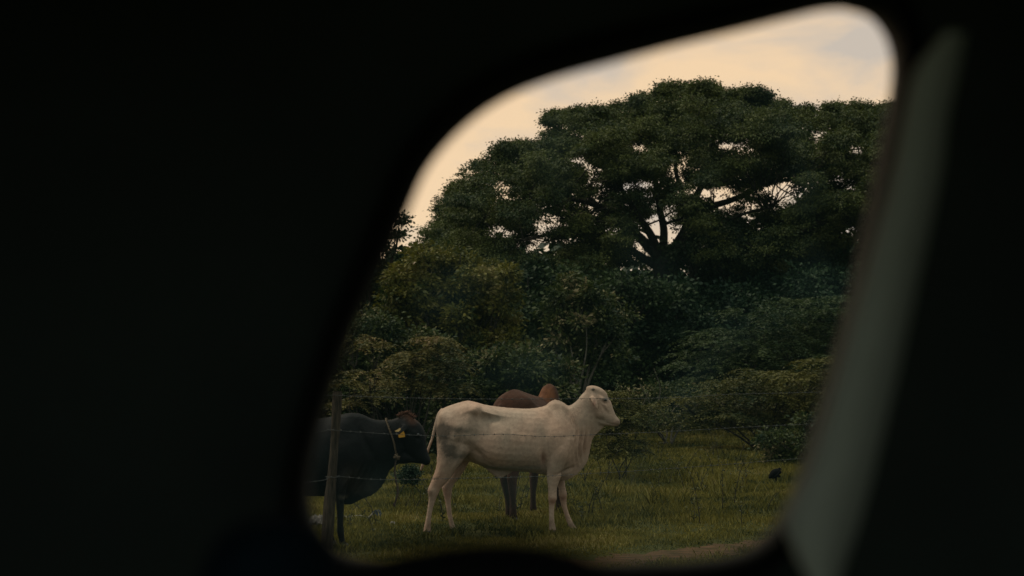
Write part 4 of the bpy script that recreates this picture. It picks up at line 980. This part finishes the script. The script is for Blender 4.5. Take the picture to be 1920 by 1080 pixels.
plant('sapling', 'tall thin grey stemmed sapling with pale leaf tips above the brown cow', 'tree', 1085, 38,
      grid_pads(1020, 1165, interp([(1020,560),(1060,528),(1100,520),(1165,580)]), 690, 28, 38, 17, 14, .8, 23, .2), 'clump', mid, 24, 14, .11, .13, .035,
      stems=[[(1078,790),(1082,740),(1092,700),(1100,650),(1098,600)],[(1074,790),(1072,740),(1078,700),(1070,650)],[(1090,790),(1060,730),(1040,680)]], trunk_r=.09, bark_mat=twig_m)
plant('shrub', 'dense dark bush mass above the black cow', 'shrub', 740, 36,
      grid_pads(560, 850, interp([(560,600),(660,600),(720,590),(850,640)]), 850, 30, 36, 21, 17, .9, 29), 'clump', mid, 24, 15, .12, .12, .035, trunk_r=.06)
plant('shrub', 'leafy bush directly behind the white cow\'s rump and the brown cow', 'shrub', 920, 33,
      grid_pads(830, 1075, interp([(830,690),(880,660),(940,650),(1000,640),(1075,690)]), 880, 28, 33, 20, 16, .9, 31), 'clump', mid, 24, 15, .11, .12, .034, trunk_r=.05)
plant('ferny_shrub', 'fern-like shrub with long feathered brownish tips above the black cow\'s head', 'shrub', 775, 31,
      [(762,680,12,0,12,0),(775,672,16,0,18,0),(800,690,20,0,16,0),(822,660,16,0,20,0),(835,690,20,0,22,0),(815,640,10,0,10,0),(790,720,26,0,16,0),(850,730,22,0,16,0),(740,720,26,0,16,0)], 'feather', fern, 34, 11, .55, .13, .016, droop=.6, trunk_r=.04)
plant('ferny_shrub', 'low yellow-green spray of compound leaves over the black cow\'s back', 'shrub', 690, 29,
      [(655,720,22,0,14,0),(690,700,26,0,12,0),(700,745,22,0,12,0),(650,760,20,0,14,0),(660,640,22,0,18,0),(700,650,24,0,16,0)], 'feather', fern, 24, 10, .5, .11, .016, droop=.5, trunk_r=.035)
plant('acacia_shrub', 'dark feathery acacia bush with long arching sprays on the right', 'shrub', 1450, 46,
      grid_pads(1300, 1600, interp([(1300,650),(1380,600),(1460,570),(1540,560),(1600,560)]), 740, 36, 46, 26, 16, 1.2, 37), 'feather', acac, 26, 12, 1.0, .17, .022, droop=.45, trunk_r=.06)
plant('acacia_shrub', 'yellowish feathery acacia bush spreading over the far right of the meadow', 'shrub', 1430, 36,
      grid_pads(1270, 1620, interp([(1270,750),(1340,725),(1400,700),(1480,690),(1620,670)]), 800, 30, 36, 21, 12, 1.0, 41, .1), 'feather', acy, 26, 11, .75, .12, .018, droop=.5, trunk_r=.05)
plant('acacia_shrub', 'low feathery bush beside the white cow\'s muzzle', 'shrub', 1165, 24,
      [(1140,770,12,0,8,0),(1160,755,14,0,9,0),(1185,775,18,0,9,0),(1150,800,22,0,10,0),(1195,800,20,0,9,0),(1135,835,22,0,12,0),(1175,830,22,0,11,0),(1120,850,16,0,10,0),(1145,740,8,0,6,0),(1210,765,12,0,7,0),(1130,815,18,0,11,.3),(1160,850,20,0,9,-.2),(1185,845,16,0,8,.2),(1125,790,12,0,9,0),(1172,785,16,0,9,-.3)], 'feather', acy, 34, 11, .33, .065, .011, droop=.5, trunk_r=.016)
plant('shrub', 'scrubby bush between the feathery bush and the yellowish acacia at the meadow edge', 'shrub', 1250, 40,
      grid_pads(1180, 1330, interp([(1180,740),(1240,700),(1330,730)]), 800, 26, 40, 19, 13, .9, 43, .25), 'clump', mid, 18, 12, .12, .11, .03,
      stems=[[(1222,812),(1230,770),(1238,730),(1226,690)],[(1236,812),(1220,760),(1200,720)],[(1232,812),(1262,770),(1290,745)],[(1180,812),(1190,780),(1178,748)],[(1215,812),(1205,770),(1215,735)]], trunk_r=.05, bark_mat=twig_m)
plant('shrub', 'low dark shrub at the right window edge above the black bird', 'shrub', 1500, 29,
      grid_pads(1445, 1580, interp([(1445,815),(1500,790),(1580,780)]), 875, 22, 29, 15, 11, .6, 47, .2), 'clump', mid, 20, 14, .09, .09, .026, trunk_r=.03)
plant('small_shrub', 'small dark leafy weed bush between the black cow and white cow', 'shrub', 766, 18.6,
      [(757,892,12,0,8,0),(776,887,12,0,8,0),(768,902,14,0,7,0),(766,880,9,0,5,0)], 'clump', teal, 30, 16, .03, .035, .008, trunk_r=.006)
